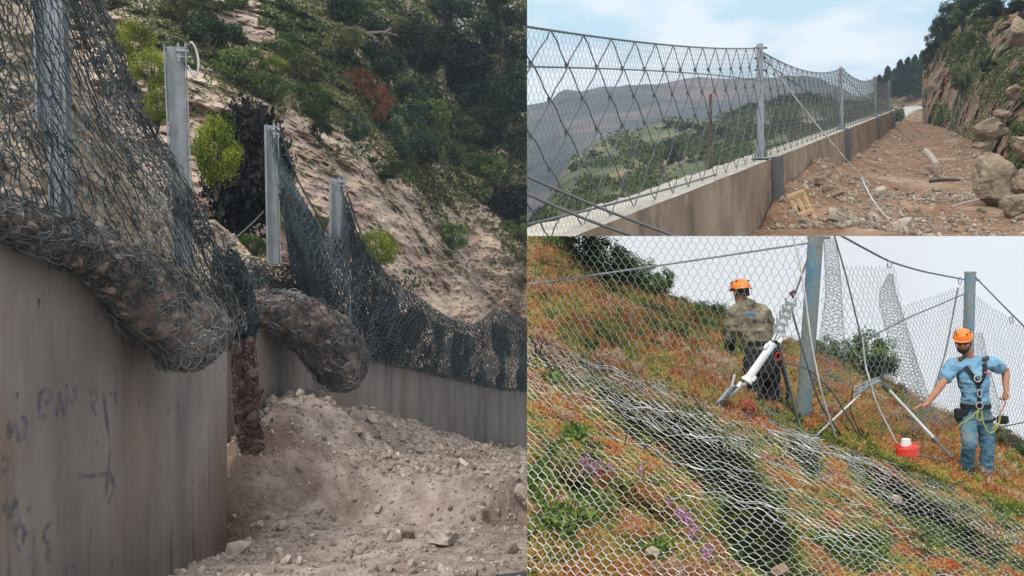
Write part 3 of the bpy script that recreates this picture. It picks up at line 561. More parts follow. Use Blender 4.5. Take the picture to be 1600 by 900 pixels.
def sack(path_px, rads, label, nu, nv, seed, wire, wr, ringn, ringr, xs_extra=None):
    pts = np.array([list(P(x, y, d)) + [rr / F * d] for (x, y, d), rr in zip(path_px, rads)]); q = smoothpath(pts, 40); S = polar(q[:, :3], q[:, 3])
    root = empty('net_sack', Vector(q[-1, :3]), label, 'net sack', 'rock filled sacks hanging over the wall')
    u = np.linspace(0, 39, 150); a = np.linspace(0, 2 * math.pi, 110, endpoint=False); A_, U_ = np.meshgrid(a, u, indexing='ij'); base = S(U_, A_, .93); nn = fbm(base * 3.0, 5, seed, .55, True)
    cc = S(U_, A_, 0 * U_ + .001); big = fbm(base * 1.15, 3, seed + 3); g = cc + (base - cc) * (1 + .07 * nn[..., None] + .24 * big[..., None]); mb = MB(); mb.grid(g, closed_u=True)
    for i in (0, -1): mb.add(g[:, i], [list(range(110))])
    r = np.random.default_rng(seed); n = 6500; uu = r.uniform(0, 39, n); aa = r.uniform(0, 6.283, n); b0 = S(uu, aa, .93); c0 = S(uu, aa, 0 * uu + .001); scatter_rocks(mb, c0 + (b0 - c0) * (.98 + .24 * fbm(b0 * 1.15, 3, seed + 3)[:, None]), np.clip(.027 * np.exp(r.normal(size=n) * .65), .01, .12), seed, mi=1)
    mb.build('rock_fill', [m_sackrock, m_stone2], root)
    nb = MB()
    def bulge(uq, aq, k): b0 = S(uq, aq, .95); c0 = S(uq, aq, 0 * uq + .001); return c0 + (b0 - c0) * (k + .24 * fbm(b0 * 1.15, 3, seed + 3)[..., None])
    f = lambda U, Vv: bulge(U / nu * 39, Vv / nv * 2 * math.pi, 1.05); hexnet(nb, f, nu, nv, wr, .06, .18, 1.2, seed)
    g2 = np.random.default_rng(seed + 1); rings(nb, lambda U, A: bulge(U, A, 1.08), g2.uniform(0, 38.5, ringn), g2.uniform(0, 6.28, ringn), ringr, wr * 1.1, seed); nb.build('net', wire, root); return root
m_ringw = mat('sack_ring_wire', [(.35, (.045, .05, .05)), (.5, (.10, .105, .105)), (.66, (.30, .29, .28))], .8, rough=.55, bump=0, metal=.2)
sack([(-60, 325, 9.4), (10, 348, 9.9), (75, 365, 10.6), (135, 390, 11.3), (190, 425, 12.0), (240, 466, 12.7), (282, 500, 13.2), (297, 532, 13.4), (303, 556, 13.45), (307, 570, 13.5)], [24, 28, 27, 36, 40, 58, 66, 63, 44, 8],
     'largest rock filled net sack bulging over the near wall', 64, 40, 31, m_ringw, .0085, 950, .16)
sack([(372, 478, 18.3), (408, 480, 18.8), (446, 488, 19.2), (482, 508, 19.7), (510, 538, 20.1), (530, 566, 20.3), (541, 590, 20.4), (546, 606, 20.5)], [14, 24, 34, 42, 45, 43, 32, 6],
     'second rock filled net sack, smaller, drooping over the far wall above the heap', 46, 34, 32, m_ringw, .0095, 520, .17)
# main left net sheet
right = [(-40, 138), (0, 152), (90, 188), (150, 214), (210, 243), (300, 300), (360, 326), (430, 350), (500, 372), (545, 380)]
left_ = -60.
def netL(U, Vv, nu=26, nv=30, **k):
    v = Vv / nv; u = U / nu; yr = -40 + v * 585; xr = np.interp(yr, [a for a, _ in right], [b for _, b in right]); yl = -60 + v * 420; dl = 9.0 + 0 * v; dr = 12.6 + 4.1 * v
    x = lerp(left_, xr, u); y = lerp(yl, yr, u ** 1.15) ; d = lerp(dl, dr, u); bul = np.sin(np.pi * u) * (.2 + .45 * v); w = .05 * fbm(np.stack([U * .35, Vv * .3, U * 0], -1), 3, 6)
    y = y + 5 * np.sin(U * .9 + Vv * .2); return P(x, y, d - bul + w)
root = empty('catch_net', V(200, 450, 12), 'large dark ring net hanging from the posts over the near wall', 'net', 'catch nets of the rockfall fence'); mb = MB()
hexnet(mb, lambda U, q: netL(U * 26 / 19, q * 30 / 21), 19, 21, .0085, .16, .16, 1.3, 5)
hexnet(mb, lambda U, Vv: netL(9 + U * 17 / 24 , Vv * 30 / 24 ) + np.array([0, .12, 0]), 24, 24, .0045, .1, .22, 1.1, 15, drop=.5)
g = np.random.default_rng(8); n = 360; uu = g.uniform(0, 26, n); vv = 30 * g.random(n) ** .8; rings(mb, netL, uu, vv, .15, .008, 4)
mb.build('mesh', M['net_dark'], root)
mb = MB(); g = np.random.default_rng(18)    # bunched, paler, folded edge
def edgeS(U, A): v = U; k = netL(26 + 0 * U, U * 1.0); return k + np.stack([np.cos(A) * .20 - .16, -np.sin(A) * .12, 0 * U], -1)
hexnet(mb, lambda U, Vv: netL(26 - 5.5 * (U / 14) ** 1.3, Vv * 30 / 34) + np.stack([0 * U, -.18 + .12 * np.sin(U * 1.7), 0 * U], -1), 14, 34, .0085, .2, .22, 1.1, 41)
rings(mb, edgeS, g.uniform(0, 28, 260), g.uniform(0, 6.28, 260), .17, .010, 9); o = mb.build('bunched_edge', m_ringw, root); o['label'] = 'paler bunched wires along the folded edge'
cable('cable', np.array([netL(np.array([26.]), np.array([float(k)]))[0] for k in range(0, 30)]), .016, M['cable'], 'edge cable along the right side of the large left net')
# bunched net hanging over the gap, below it the broken column
root = empty('broken_column', V(385, 716, 17.4), 'broken concrete column end with rusty bars and stones hanging in the wall gap', 'column'); q = smoothpath([list(P(374, 470, 17.0)) + [.2], list(P(380, 540, 17.0)) + [.23], list(P(384, 620, 17.0)) + [.24], list(P(391, 690, 17.0)) + [.22], list(P(396, 722, 17.0)) + [.14]], 30)
S = polar(q[:, :3], q[:, 3]); mb = MB(); r = np.random.default_rng(2); n = 420; scatter_rocks(mb, S(r.uniform(6, 29, n), r.uniform(0, 6.28, n), r.uniform(.1, .9, n)), np.clip(.075 * np.exp(r.normal(size=n) * .45), .03, .16), 5, 2)
mb.build('stones', mat('dark_brown_stone', [(.3, (.06, .04, .032)), (.7, (.20, .145, .12))], 3, bump=.3, tint=(.5, 1.1)), root); mb = MB(); hexnet(mb, lambda U, Vv: S(U / 16 * 29, Vv / 10 * 6.28, 1.05), 16, 10, .007, .1, .35, 1, 4)  # column stones get a darker brown than the loose rubble
for a in (0.2, 1.4, 2.6, 3.4, 4.4, 5.6): mb.tube(S(np.linspace(6, 29, 12), np.full(12, a) + .5 * np.sin(np.arange(12) * 1.3 + a * 5), 1 + .12 * np.sin(np.arange(12) * 2 + a)), .015, 6)
for uq in (11, 16, 20, 24, 27): mb.tube(S(np.full(13, uq) + .4 * np.sin(np.arange(13)), np.linspace(0, 6.283, 13), 1.), .012, 6)
mb.build('bars', M['rust'], root)
mb = MB(); SS = polar(smoothpath([list(P(350, 395, 16.5)) + [.2], list(P(368, 450, 16.8)) + [.3], list(P(380, 500, 17)) + [.27], list(P(386, 532, 17)) + [.16]], 20)[:, :3], [.16, .2] + [.26] * 14 + [.2, .14, .1, .04])
hexnet(mb, lambda U, Vv: SS(U, Vv / 14 * 6.28), 19, 14, .010, .1, .25, 1, 6); g = np.random.default_rng(1); rings(mb, SS, g.uniform(0, 18, 300), g.uniform(0, 6.28, 300), .15, .010, 7)
tag(mb.build('net_bundle', M['net_dark']), 'dark bundle of crumpled net hanging over the broken wall joint', 'net')
# net over the debris between the sacks
def netM(U, Vv, nu=22, nv=14):
    u = U / nu; v = Vv / nv; x = lerp(338, 520, u); yt = np.interp(x, [338, 380, 440, 480, 520], [385, 400, 412, 420, 440]); y = lerp(yt, yt + np.interp(x, [338, 400, 520], [90, 70, 70]), v); return P(x, y, DS.d(x, y) - .65)
mb = MB(); hexnet(mb, netM, 22, 12, .011, .15, .12, 1.2, 5); g = np.random.default_rng(3); rings(mb, netM, g.uniform(2, 9, 60), g.uniform(0, 12, 60), .15, .011, 5)
tag(mb.build('catch_net', M['net_dark']), 'wide meshed net over the tan debris between the two sacks', 'net', 'catch nets of the rockfall fence')
# dark drape along the far wall
topD = [(430, 200, 19.3), (440, 212, 19.5), (450, 245, 19.8), (465, 282, 20.2), (485, 318, 20.8), (505, 352, 21.5), (514, 368, 22), (538, 370, 23), (541, 300, 23.2), (546, 312, 23.3), (556, 345, 24), (570, 380, 25), (600, 425, 27), (625, 448, 29), (650, 462, 31), (680, 484, 33), (705, 500, 35), (740, 508, 38), (758, 496, 39.5), (772, 483, 41), (790, 488, 42.5), (823, 500, 46), (860, 505, 50)]
botD = [(430, 430, 19.6), (480, 490, 20.8), (520, 545, 22), (560, 560, 26.6), (625, 574, 30.6), (690, 589, 35), (760, 605, 40.5), (823, 614, 45.5), (860, 618, 50)]
def drape(nu, nv, x0, x1, off, s):
    def f(U, Vv):
        u = U / nu; v = Vv / nv; x = lerp(x0, x1, u) + 0 * v; yt, dt = pl(topD, x); yb, db = pl(botD, x); xx = x - (1 - v) * 0 + (v - .3) * np.interp(x, [430, 520, 600, 860], [34, 22, 6, 0]); y = lerp(yt, yb, v); d = lerp(dt, db, v)
        return P(xx, y, d - .35 + off + .25 * fbm(np.stack([U * .12, Vv * .07, U * 0 + s], -1), 3, s) - .5 * np.sin(np.pi * v))
    return f
root = empty('catch_net', V(700, 600, 36), 'dense dark net draped along the far wall from the last post to the right', 'net', 'catch nets of the rockfall fence'); mb = MB()
hexnet(mb, drape(70, 22, 432, 850, 0, 1), 70, 22, .019, .14, .2, 1.2, 1); hexnet(mb, drape(56, 30, 434, 850, .25, 5), 56, 30, .015, .14, .26, 1.2, 2); hexnet(mb, drape(90, 20, 436, 850, .5, 9), 90, 20, .013, .1, .25, 1.2, 4)
mb.build('mesh', M['net_dark'], root)
mb = MB(); g = drape(86, 30, 432, 850, .8, 1); Ug, Vg = np.meshgrid(np.linspace(2, 86, 220), np.linspace(1.5, 30, 60), indexing='ij'); gg = g(Ug, Vg); nzz = fbm(gg * np.array([1.2, .8, .5]), 4, 3); gg = gg + np.stack([0 * nzz, .2 * nzz, 0 * nzz], -1)
idx = np.arange(220 * 60).reshape(220, 60); fq = np.stack([idx[:-1, :-1], idx[1:, :-1], idx[1:, 1:], idx[:-1, 1:]], -1); keep = (nzz[:-1, :-1] > -.12) & (Vg[:-1, :-1] > 5); mb.add(gg.reshape(-1, 3), fq[keep])
o = mb.build('liner', mat('torn_fine_mesh', [(.3, (.02, .024, .028)), (.7, (.06, .065, .07))], 1.5, bump=.5), root); o['label'] = 'torn fine dark lining mesh'
cable('cable', P(*np.array([(a, b - 1, c - .4) for a, b, c in topD if a < 515]).T), .02, M['cable'], 'dark top cable sagging from the middle post')
cable('cable', P(*np.array([(a, b - 1, c - .4) for a, b, c in topD if a > 540]).T), .022, M['cable'], 'top edge cable of the long dark net on the far wall')
# ================================================================ UPPER RIGHT: wall, cable net fence and a valley, from the slip side
CUR = 'TR'
def WX(Y): return 5.43 + .475 * (Y - 19)
def WZ(Y): return 2.71 + .217 * (Y - 19)
def gz2(X, Y):
    p = np.stack([X, Y, X * 0], -1); e = .03 * np.maximum(X - WX(Y) - 3, 0) ** 1.3
    near = .28 * np.exp(-((Y - 20) / 5) ** 2) * np.exp(-((X - 6.8) / 1.6) ** 2)
    return -2.91 + .217 * Y + near + .065 * fbm(p * .7, 5, 21, .55) + .035 * fbm(p * 3, 4, 4) + (.72 * np.exp(-((Y - 25) / 5) ** 2) + .18 + .15 * vnoise(p * .5, 77)) * np.exp(-((X - WX(Y)) / 1.5) ** 2) + .22 * np.exp(-((Y - 22) / 1.6) ** 2 - ((X - 9.6) / 1.2) ** 2)
Ys = np.concatenate([np.linspace(12, 45, 230), np.linspace(45.3, 145, 120)]); G = np.zeros((220, len(Ys), 3)); u = np.linspace(0, 1, 220)
for j, y in enumerate(Ys):
    xl = WX(y) + .06 if y < 77 else lerp(WX(77) + .06, 64., (y - 77) / 66.); xr = np.interp(y, [17, 30, 46, 62, 90, 145], [11.2, 19, 27, 33.5, 42.5, 68]); G[:, j, 0] = lerp(xl, xr, u); G[:, j, 1] = y
G[..., 2] = gz2(G[..., 0], G[..., 1])
m_dirt = mat('red_brown_dirt', [(.25, (.085, .045, .024)), (.5, (.18, .098, .052)), (.68, (.28, .17, .10)), (.82, (.38, .28, .19))], 1.1, 12, bump=.8, bscale=5, bdist=.1, over=[((.36, .28, .20), .30, .56, .74), ((.36, .29, .22), 4, .60, .72), ((.14, .085, .055), 1.6, .58, .75)])
mb = MB(); mb.grid(G); tag(mb.build('terrace', m_dirt, loc=(0, 0, 0)), 'red brown dirt terrace with gravel beside the low wall', None, None, 'structure')
r = np.random.default_rng(12); n = 11000; Y = 17.5 + 50 * r.random(n) ** 1.7; X = WX(Y) + .2 + r.random(n) * np.interp(Y, [17, 40, 67], [5.5, 9, 9]); k = fbm(np.stack([X, Y, X * 0], -1) * .45, 3, 2) + .3 * r.normal(size=n) > -.1
X, Y = X[k], Y[k]; sz = np.clip(.035 * np.exp(r.normal(size=len(X)) * .55), .015, .22); m_pst = mat('pale_gravel', [(.3, (.19, .15, .11)), (.7, (.46, .39, .31))], 2, bump=.3, tint=(.6, 1.15))
mb = MB(); scatter_rocks(mb, np.stack([X, Y, gz2(X, Y) + sz * .3], -1), sz, 14); tag(mb.build('gravel', m_pst, loc=(0, 0, 0)), 'pale gravel strewn over the dirt terrace', None, None, 'stuff')
# the low wall with pilasters
m_w2 = mat('stained_tan_concrete', [(.3, (.165, .11, .072)), (.5, (.26, .18, .12)), (.7, (.37, .275, .20))], .7, 8, bump=.2, bscale=12, over=[((.11, .08, .06), 2, .55, .75, (1, 1, .2)), ((.40, .36, .30), 1.4, .6, .75)])
m_cap = mat('pale_wall_cap', [(.3, (.34, .30, .25)), (.7, (.52, .48, .41))], 2, bump=.3)
root = empty('low_wall', (WX(30), 30, WZ(30) - 1.5), 'long low tan concrete wall with pilasters along the dirt terrace', 'wall'); mb = MB(); mc = MB(); Yw = np.linspace(7, 76, 300); T = np.array([.475, 1, .217]); T /= np.linalg.norm(T); sd_ = np.array([1, -.475, 0]); sd_ /= np.linalg.norm(sd_)
top = np.stack([WX(Yw), Yw, WZ(Yw)], -1); K = np.linspace(0, 2.2, 14); face = top[:, None] - np.array([0, 0, 1]) * K[None, :, None] + sd_ * (.015 * fbm(np.stack([top[:, 0] * 0, Yw, Yw * 0], -1)[:, None] * 1.2 + K[None, :, None], 3, 4))[..., None]
mb.grid(face); bk = top - sd_ * .72; jag = .025 * fbm(top * 3, 3, 9)[:, None] * np.array([0, 0, 1]); mb.grid(np.stack([bk + [0, 0, -.02], bk - [0, 0, 2.5]], 1)); mc.grid(np.stack([face[:, 0] + sd_ * .003, top - sd_ * .05 + jag + [0, 0, .03], bk + jag + [0, 0, .03], bk - sd_ * .01 - [0, 0, .05]], 1))
mb.build('face', m_w2, root); mc.build('cap', m_cap, root)
for Yp in (19.6, 35, 54, 72):
    c = np.array([WX(Yp), Yp, WZ(Yp)]); pb = MB(); rot = Matrix.Rotation(math.atan2(-.475, 1) * 1, 4, 'Z'); pb.box(c + sd_ * .06 - [0, 0, 1.11], (.24, .55, 2.2), rot); pb.build('pilaster', mat('grey_pilaster', (.115, .11, .108), 2, stretch=(1, 1, .2)) if Yp == 19.6 else bpy.data.materials['grey_pilaster'], root)
# posts
POSTS = [(19, 2.46, 'nearest steel post on the low wall, bolted plates at its foot'), (35, 2.44, 'second steel post along the low wall'), (54, 2.45, 'third steel post along the low wall'), (70, 2.4, 'farthest steel post at the end of the low wall')]
M_TP = mat('pale_galvanised_tube', [(.3, (.24, .26, .28)), (.7, (.38, .40, .42))], 4, rough=.5, metal=.2, bump=0)
def tubepost(Yp, H, lab, w=.07):
    b = np.array([WX(Yp), Yp, WZ(Yp) + .02]) - sd_ * .15; root = empty('steel_post', Vector(b), lab, 'post', 'posts of the cable fence on the low wall'); mb = MB(); mb.tube([b, b + [-.02, 0, H]], w, 10); mb.build('tube', M_TP, root)
    mb = MB(); mb.box(b + [0, 0, .02], (.34, .34, .03)); 
    for sx in (-1, 1): mb.box(b + [sx * .11, 0, .11], (.02, .2, .16))
    mb.build('base_plate', M['steel'], root)
    for k in (.08, .3, .55): mb = MB(); mb.tube([b + [-w * 1.9, 0, H - k], b + [w * 1.9, 0, H - k]], .022, 6); mb.build('cable_eye', M['cable'], root)
    return b + np.array([-.02, 0, H])
tops = [tubepost(*a) for a in POSTS]
for Yp, dx, H in ((20.5, -1.6, 1.6), (39, -2.5, 1.7), (58, -3, 1.9)):
    b = np.array([WX(Yp) + dx, Yp, WZ(Yp) - .6]); mb = MB(); mb.tube([b, b + [0, 0, H + .4]], .035, 6); tag(mb.build('steel_post', M['rust']), {20.5: 'short dark rusty stake behind the nearest post', 39: 'rusty stake behind the second post', 58: 'rusty stake behind the third post'}[Yp], 'post')
# fence nets between posts
P0 = np.array([WX(7.0), 7.0, WZ(7.0)]) - sd_ * .15; h0 = 2.02
def fence(Ya, Yb, ha, hb, sag, cell, lab, wr, big, bwr, seed):
    L_ = (Yb - Ya) * 1.128; nu = int(L_ / cell); nv = int(2.2 / cell)
    def S(U, Vv, n1, n2):
        u = U / n1; v = np.clip(Vv / n2, 0, 1); Y = lerp(Ya, Yb, u); h = lerp(ha, hb, u) - sag * 4 * u * (1 - u); z = WZ(Y) + h * (1 - v) + .02
        return np.stack([WX(Y) - sd_[0] * .15 + 0 * v, Y - sd_[1] * .15 + 0 * v, z], -1)
    a = S(np.array([0.]), np.array([1.]), 1, 1)[0]; root = empty('cable_fence_net', Vector(a), lab, 'net', 'net panels of the cable fence on the low wall'); mb = MB(); nv = int(nv * 1.5); hexnet(mb, lambda U, q: S(U, q, nu, nv), nu, nv, wr, .14, .04, 1.2, seed); mb.build('fine_mesh', M['net_grey'], root)
    mb = MB(); nb = int(L_ / big); nr = 3
    for sgn in (1, -1):
        for i in range(-3, nb + 3):
            v = np.linspace(0, 1, 22); uu = (i + (0 if sgn > 0 else 1.) + sgn * v * nr + .05 * np.sin(4 * math.pi * nr * v + i)*0 + .03 * np.sin(4 * math.pi * nr * v)) / nb; k = (uu >= 0) & (uu <= 1)
            if k.sum() > 2: mb.tube(S(uu[k], v[k], 1, 1) + sd_ * .02, bwr, 4, cap=False)
    for i in range(-3, nb + 3):
        for j in range(1, nr * 2):
            uq = (i + j / 2) / nb
            if 0 < uq < 1: c = S(np.array([uq]), np.array([j / nr / 2]), 1, 1)[0]; mb.tube([c - [0, 0, .025], c + [0, 0, .025]], bwr * 2.0, 6)
    mb.build('cable_mesh', M['cable'], root); mb = MB(); u = np.linspace(0, 1, 30); mb.tube(S(u, 0 * u, 1, 1), bwr * 1.7, 6); mb.build('top_cable', M['cable'], root)
fence(7.0, 19, h0, 2.38, .10, .115, 'near net panel left of the nearest post, with wide curved cable loops', .0019, .86, .0075, 1)
fence(19.1, 35, 2.30, 2.4, .30, .15, 'net panel between the nearest and the second post, sagging', .0028, 1.0, .009, 2)
fence(35.1, 54, 2.38, 2.4, .35, .24, 'net panel between the second and the third post', .0034, 1.3, .011, 3)
fence(54.1, 70, 2.38, 2.4, .35, .3, 'net panel beyond the third post', .004, 1.5, .012, 4)
cable('cable', catenary(P(820, 104, 7.2) , P(1185, 126, 18.9), -.05), .009, M['cable'], 'mid height cable running across the near net panel')
for a, b, lab in (((1194, 86, 19), (1362, 292, 20.5), 'bright guy cable running from the nearest post down to the gravel'), ((1314, 112, 35), (1425, 222, 38), 'guy cable from the second post down to the dirt'), ((1354, 122, 54), (1440, 210, 56), 'guy cable from the third post down to the dirt'), ((1194, 95, 19), (1310, 165, 34.8), 'dark cable from the nearest post towards the second'), ((1345, 275, 20.6), (1415, 350, 19), 'slack bright cable lying over the gravel')):
    cable('cable', catenary(P(*a), P(*b), .12 if 'slack' not in lab else .3), .016 if 'bright' in lab else .014, M['wire_bright'] if 'bright' in lab else M['cable'], lab)
for a, b, lab in (((800, 265, 6.6), (1075, 376, 6.9), 'upper of three dark cables crossing the wall cap in the corner'), ((800, 292, 6.4), (1010, 376, 6.7), 'middle one of three dark cables crossing the wall cap in the corner'), ((820, 352, 6.6), (1120, 272, 11.5), 'low cable rising along the foot of the near net')):
    cable('cable', catenary(P(*a), P(*b), .02), .011, M['cable'], lab)
# leaning pallet and small things
root = empty('pallet', V(1265, 372, 18.7), 'light wooden pallet boards leaning against the pilaster', 'pallet'); m_wood = mat('raw_pine_boards', [(.3, (.33, .20, .10)), (.7, (.52, .36, .20))], 2, stretch=(1, 1, 6), bump=.2)
A0, A1, wv = P(1234, 303, 18.7), P(1268, 378, 18.3), P(1252, 296, 18.6) - P(1234, 303, 18.7)
for k in (-.1, .45, 1.0): mb = MB(); q = A0 + wv * k; mb.loft([q, q + (A1 - A0) * 1.15], [(.045, .02)] * 2, [1, -.3, 0], n=4); mb.build('rail', m_wood, root)
for t in (.05, .45, .85): mb = MB(); q = A0 + (A1 - A0) * t - wv * .35 + [0, -.04, 0]; mb.loft([q, q + wv * 1.4], [(.06, .018)] * 2, [.3, 0, 1], n=4); mb.build('board', m_wood, root)
def stick(a, b, rad, lab, m, nm='log'): mb = MB(); mb.tube([P(*a), (P(*a) + P(*b)) / 2 + [0, 0, .02], P(*b)], [rad, rad * .9, rad * .7], 8); return tag(mb.build(nm, m), lab, nm)
m_dw = mat('weathered_wood', (.33, .28, .23), 3)
stick((1447, 237, 35), (1464, 258, 30), .14, 'pale log lying slanted on the red dirt', m_dw); stick((1452, 283, 24), (1500, 281, 23.5), .05, 'dark stick lying under the pale log', M['bark'], 'stick'); stick((1486, 324, 20.5), (1530, 312, 20.8), .03, 'thin stick lying on the dirt by the big boulder', m_dw, 'stick')
m_bl = mat('ochre_limestone', [(.25, (.10, .07, .045)), (.5, (.24, .18, .125)), (.75, (.42, .35, .26))], 1.6, 12, bump=1.0, bscale=4, bdist=.1, over=[((.27, .14, .08), .8, .56, .7)])
def bl(px, py, d, s, sq, seed, lab): 
    v, f = rockshape(5, seed, .25, 34); v = v * np.array(sq) * s; v = v * (1 + .07 * fbm(v * 3.2 / s, 6, seed, .72)[:, None] - .05 * np.maximum(0, fbm(v * 1.7 / s, 3, seed + 5, .5, True))[:, None]); mb = MB(); mb.add(v + P(px, py, d), f); tag(mb.build('boulder', m_bl), lab, 'boulder')
bl(1556, 286, 22.5, 1.0, (.95, .8, 1.1), 3, 'big ochre boulder with a steep face, largest on the terrace'); bl(1612, 290, 22, .95, (.9, .9, 1.05), 5, 'ochre boulder right of the largest one, cut by the picture edge'); bl(1586, 322, 20.8, .55, (1.6, .8, .75), 8, 'low brown boulder in front of the largest one')
bl(1600, 232, 27, .7, (.9, .9, 1.1), 9, 'orange brown boulder above the largest one at the edge'); bl(1548, 205, 36, .85, (1.1, .8, .8), 10, 'brown boulder on the bank above the big ones'); bl(1592, 52, 44, 1.35, (.9, .9, .95), 11, 'rounded pale rock high in the bank at the right edge')
bl(1586, 145, 40, .75, (1.1, .8, .7), 13, 'pale whitish rock in the middle of the bank'); bl(1568, 178, 38, .5, (1.4, .8, .7), 14, 'small pale rock below the whitish one'); bl(1530, 228, 40, .7, (1.3, .8, .5), 15, 'flat brown rock at the foot of the bank')
bl(1282, 283, 21.5, .28, (1, .8, .9), 16, 'brown stone against the low wall next to the pallet'); bl(1300, 300, 20.8, .36, (1, .8, .8), 17, 'round earth covered stone at the wall foot'); bl(1342, 245, 28, .2, (1.2, 1, .7), 18, 'stone lying by the wall behind the guy cable anchor')
# cliff bank
CL = Sheet([[(1441, 92, 92), (1452, 72, 92), (1465, 55, 90), (1480, 40, 86), (1500, 30, 82), (1530, 22, 74), (1570, 15, 66), (1640, 5, 58)], [(1441, 140, 91), (1500, 110, 74), (1560, 95, 50), (1640, 60, 40)], [(1441, 196, 90), (1470, 205, 76), (1500, 212, 62), (1530, 232, 48), (1570, 262, 36), (1640, 300, 27)]])
m_cliff = mat('red_brown_cliff', [(.25, (.06, .038, .024)), (.42, (.15, .09, .054)), (.58, (.26, .165, .105)), (.75, (.38, .29, .21))], .22, 12, bump=.9, bscale=1.2, bdist=.6, stretch=(1, 1, .5), over=[((.07, .072, .035), .18, .53, .62), ((.26, .11, .06), .3, .57, .67), ((.46, .41, .34), .9, .62, .74)])
cld = lambda p: -1.0 * fbm(p * np.array([.22, .10, .18]), 5, 33, .6, True) - 1.1 * fbm(p * np.array([.5, .25, .5]), 5, 8, .62) + 1.2
mb = MB(); mb.grid(CL.grid(1441, 1625, 170, 200, cld)); tag(mb.build('cliff', m_cliff, loc=(0, 0, 0)), 'red brown rock bank rising at the right of the terrace', None, None, 'structure')
r = np.random.default_rng(6); n = 34000; px = r.uniform(1443, 1608, n); py = r.uniform(-10, 262, n); nz = fbm(np.stack([px / 30, py / 34, px * 0], -1), 4, 12); k = nz + .25 * r.normal(size=n) > .34 - .35 * (py < 34) - .34 * ((py > 120) & (px > 1530)); px, py = px[k], py[k]
yt, _ = CL.row(0, px); k = py > yt; px, py = px[k], py[k]; pos = CL.pos(px, py); pos += P(px, py, 1.) * (cld(pos) - r.random(len(px)) * .4)[:, None]
mb = MB(); leaves(mb, pos, .004 * pos[:, 1], np.clip(.4 + .3 * fbm(pos * .3, 2, 3) + .15 * r.normal(size=len(px)), 0, 1), 3); tag(mb.build('bank_scrub', m_under, loc=(0, 0, 0)), 'olive scrub patches on the red brown bank', None, None, 'stuff')
# far hills
FR = Sheet([[(800, 172, 620), (826, 166, 620), (845, 163, 620), (862, 160, 620), (872, 150, 620), (884, 144, 620), (910, 143, 620), (940, 138, 620), (975, 137, 640), (1020, 133, 640), (1060, 130, 640), (1100, 126, 660), (1150, 125, 660), (1200, 124, 660), (1240, 121, 640), (1275, 124, 620), (1300, 134, 600), (1320, 145, 600), (1345, 153, 600), (1370, 160, 600), (1420, 160, 600)], [(800, 420, 330), (1000, 300, 330), (1420, 225, 330)]])
m_far = mat('far_hill_scrub', [(.3, (.022, .034, .034)), (.5, (.055, .062, .056)), (.7, (.13, .115, .10))], .02, 12, bump=.6, bscale=.1, bdist=6, over=[((.20, .13, .11), .012, .52, .68, (1, 1, 2))])
mb = MB(); fg = FR.grid(800, 1420, 200, 90); fg[..., 2] += 2.0 * fbm(fg * .03, 4, 5); fg[:, 1:] += (-9 * fbm(fg[:, 1:] * .018, 4, 5, .5, True))[..., None] * np.array([0, 1, 0]); mb.grid(fg); tag(mb.build('hills', m_far, loc=(0, 0, 0)), 'long hazy blue grey ridge across the valley', None, None, 'structure')
F2 = Sheet([[(1280, 175, 760), (1330, 150, 760), (1370, 156, 760), (1420, 152, 760)], [(1280, 230, 680), (1420, 230, 680)]]); mb = MB(); mb.grid(F2.grid(1290, 1420, 30, 12)); tag(mb.build('hills', m_far, loc=(0, 0, 0)), 'faint more distant hills beyond the ridge', None, None, 'structure')
# middle hill with scrub
MH = Sheet([[(800, 372, 85), (824, 352, 85), (845, 325, 95), (862, 300, 105), (876, 268, 115), (895, 248, 130), (925, 228, 150), (955, 212, 165), (1000, 199, 185), (1060, 186, 200), (1090, 189, 190), (1120, 186, 170), (1150, 175, 140), (1200, 160, 120), (1260, 152, 120), (1330, 160, 125), (1380, 168, 150), (1412, 170, 160)],
            [(800, 380, 45), (900, 330, 52), (1000, 275, 60), (1120, 230, 66), (1200, 215, 70), (1330, 185, 90), (1412, 182, 130)],
            [(800, 420, 9.5), (860, 390, 10.8), (900, 372, 12.5), (1050, 312, 17), (1200, 256, 24), (1325, 214, 42), (1400, 190, 74), (1412, 188, 100)]])
m_mh = mat('dry_grass_hill', [(.25, (.035, .048, .018)), (.45, (.07, .088, .034)), (.6, (.13, .13, .06)), (.78, (.24, .20, .12))], .07, 12, bump=.6, bscale=.6, bdist=.8, over=[((.30, .20, .13), .12, .56, .66)])
mhd = lambda p: -.012 * p[..., 1] * fbm(p * .08, 4, 5); mb = MB(); mb.grid(MH.grid(800, 1412, 320, 130, mhd)); tag(mb.build('slope', m_mh, loc=(0, 0, 0)), 'green and dry grass slope falling away beyond the low wall', None, None, 'structure')
r = np.random.default_rng(4); n = 70000; px = r.uniform(815, 1412, n); t = 2 * r.random(n) ** .75; y, d = MH.at(px, t); nz = fbm(np.stack([px / 34, y / 16, px * 0], -1), 4, 19); k = nz + .2 * r.normal(size=n) > .02 - .25 * (px > 1100); px, y, d = px[k], y[k], d[k]
pos = P(px, y, d); pos += P(px, y, 1.) * mhd(pos)[:, None]; pos[:, 2] += r.random(len(px)) * .006 * d; m_mhl = leafmat('slope_scrub_leaves', [(0, (.028, .045, .018)), (.4, (.075, .105, .035)), (.7, (.15, .18, .065)), (1, (.28, .27, .13))])
mb = MB(); leaves(mb, pos, .0042 * d + .02, np.clip(.42 + .35 * fbm(pos * .05, 2, 9) + .15 * r.normal(size=len(px)), 0, 1), 3); tag(mb.build('slope_scrub', m_mhl, loc=(0, 0, 0)), 'low green scrub over the slope beyond the wall', None, None, 'stuff')
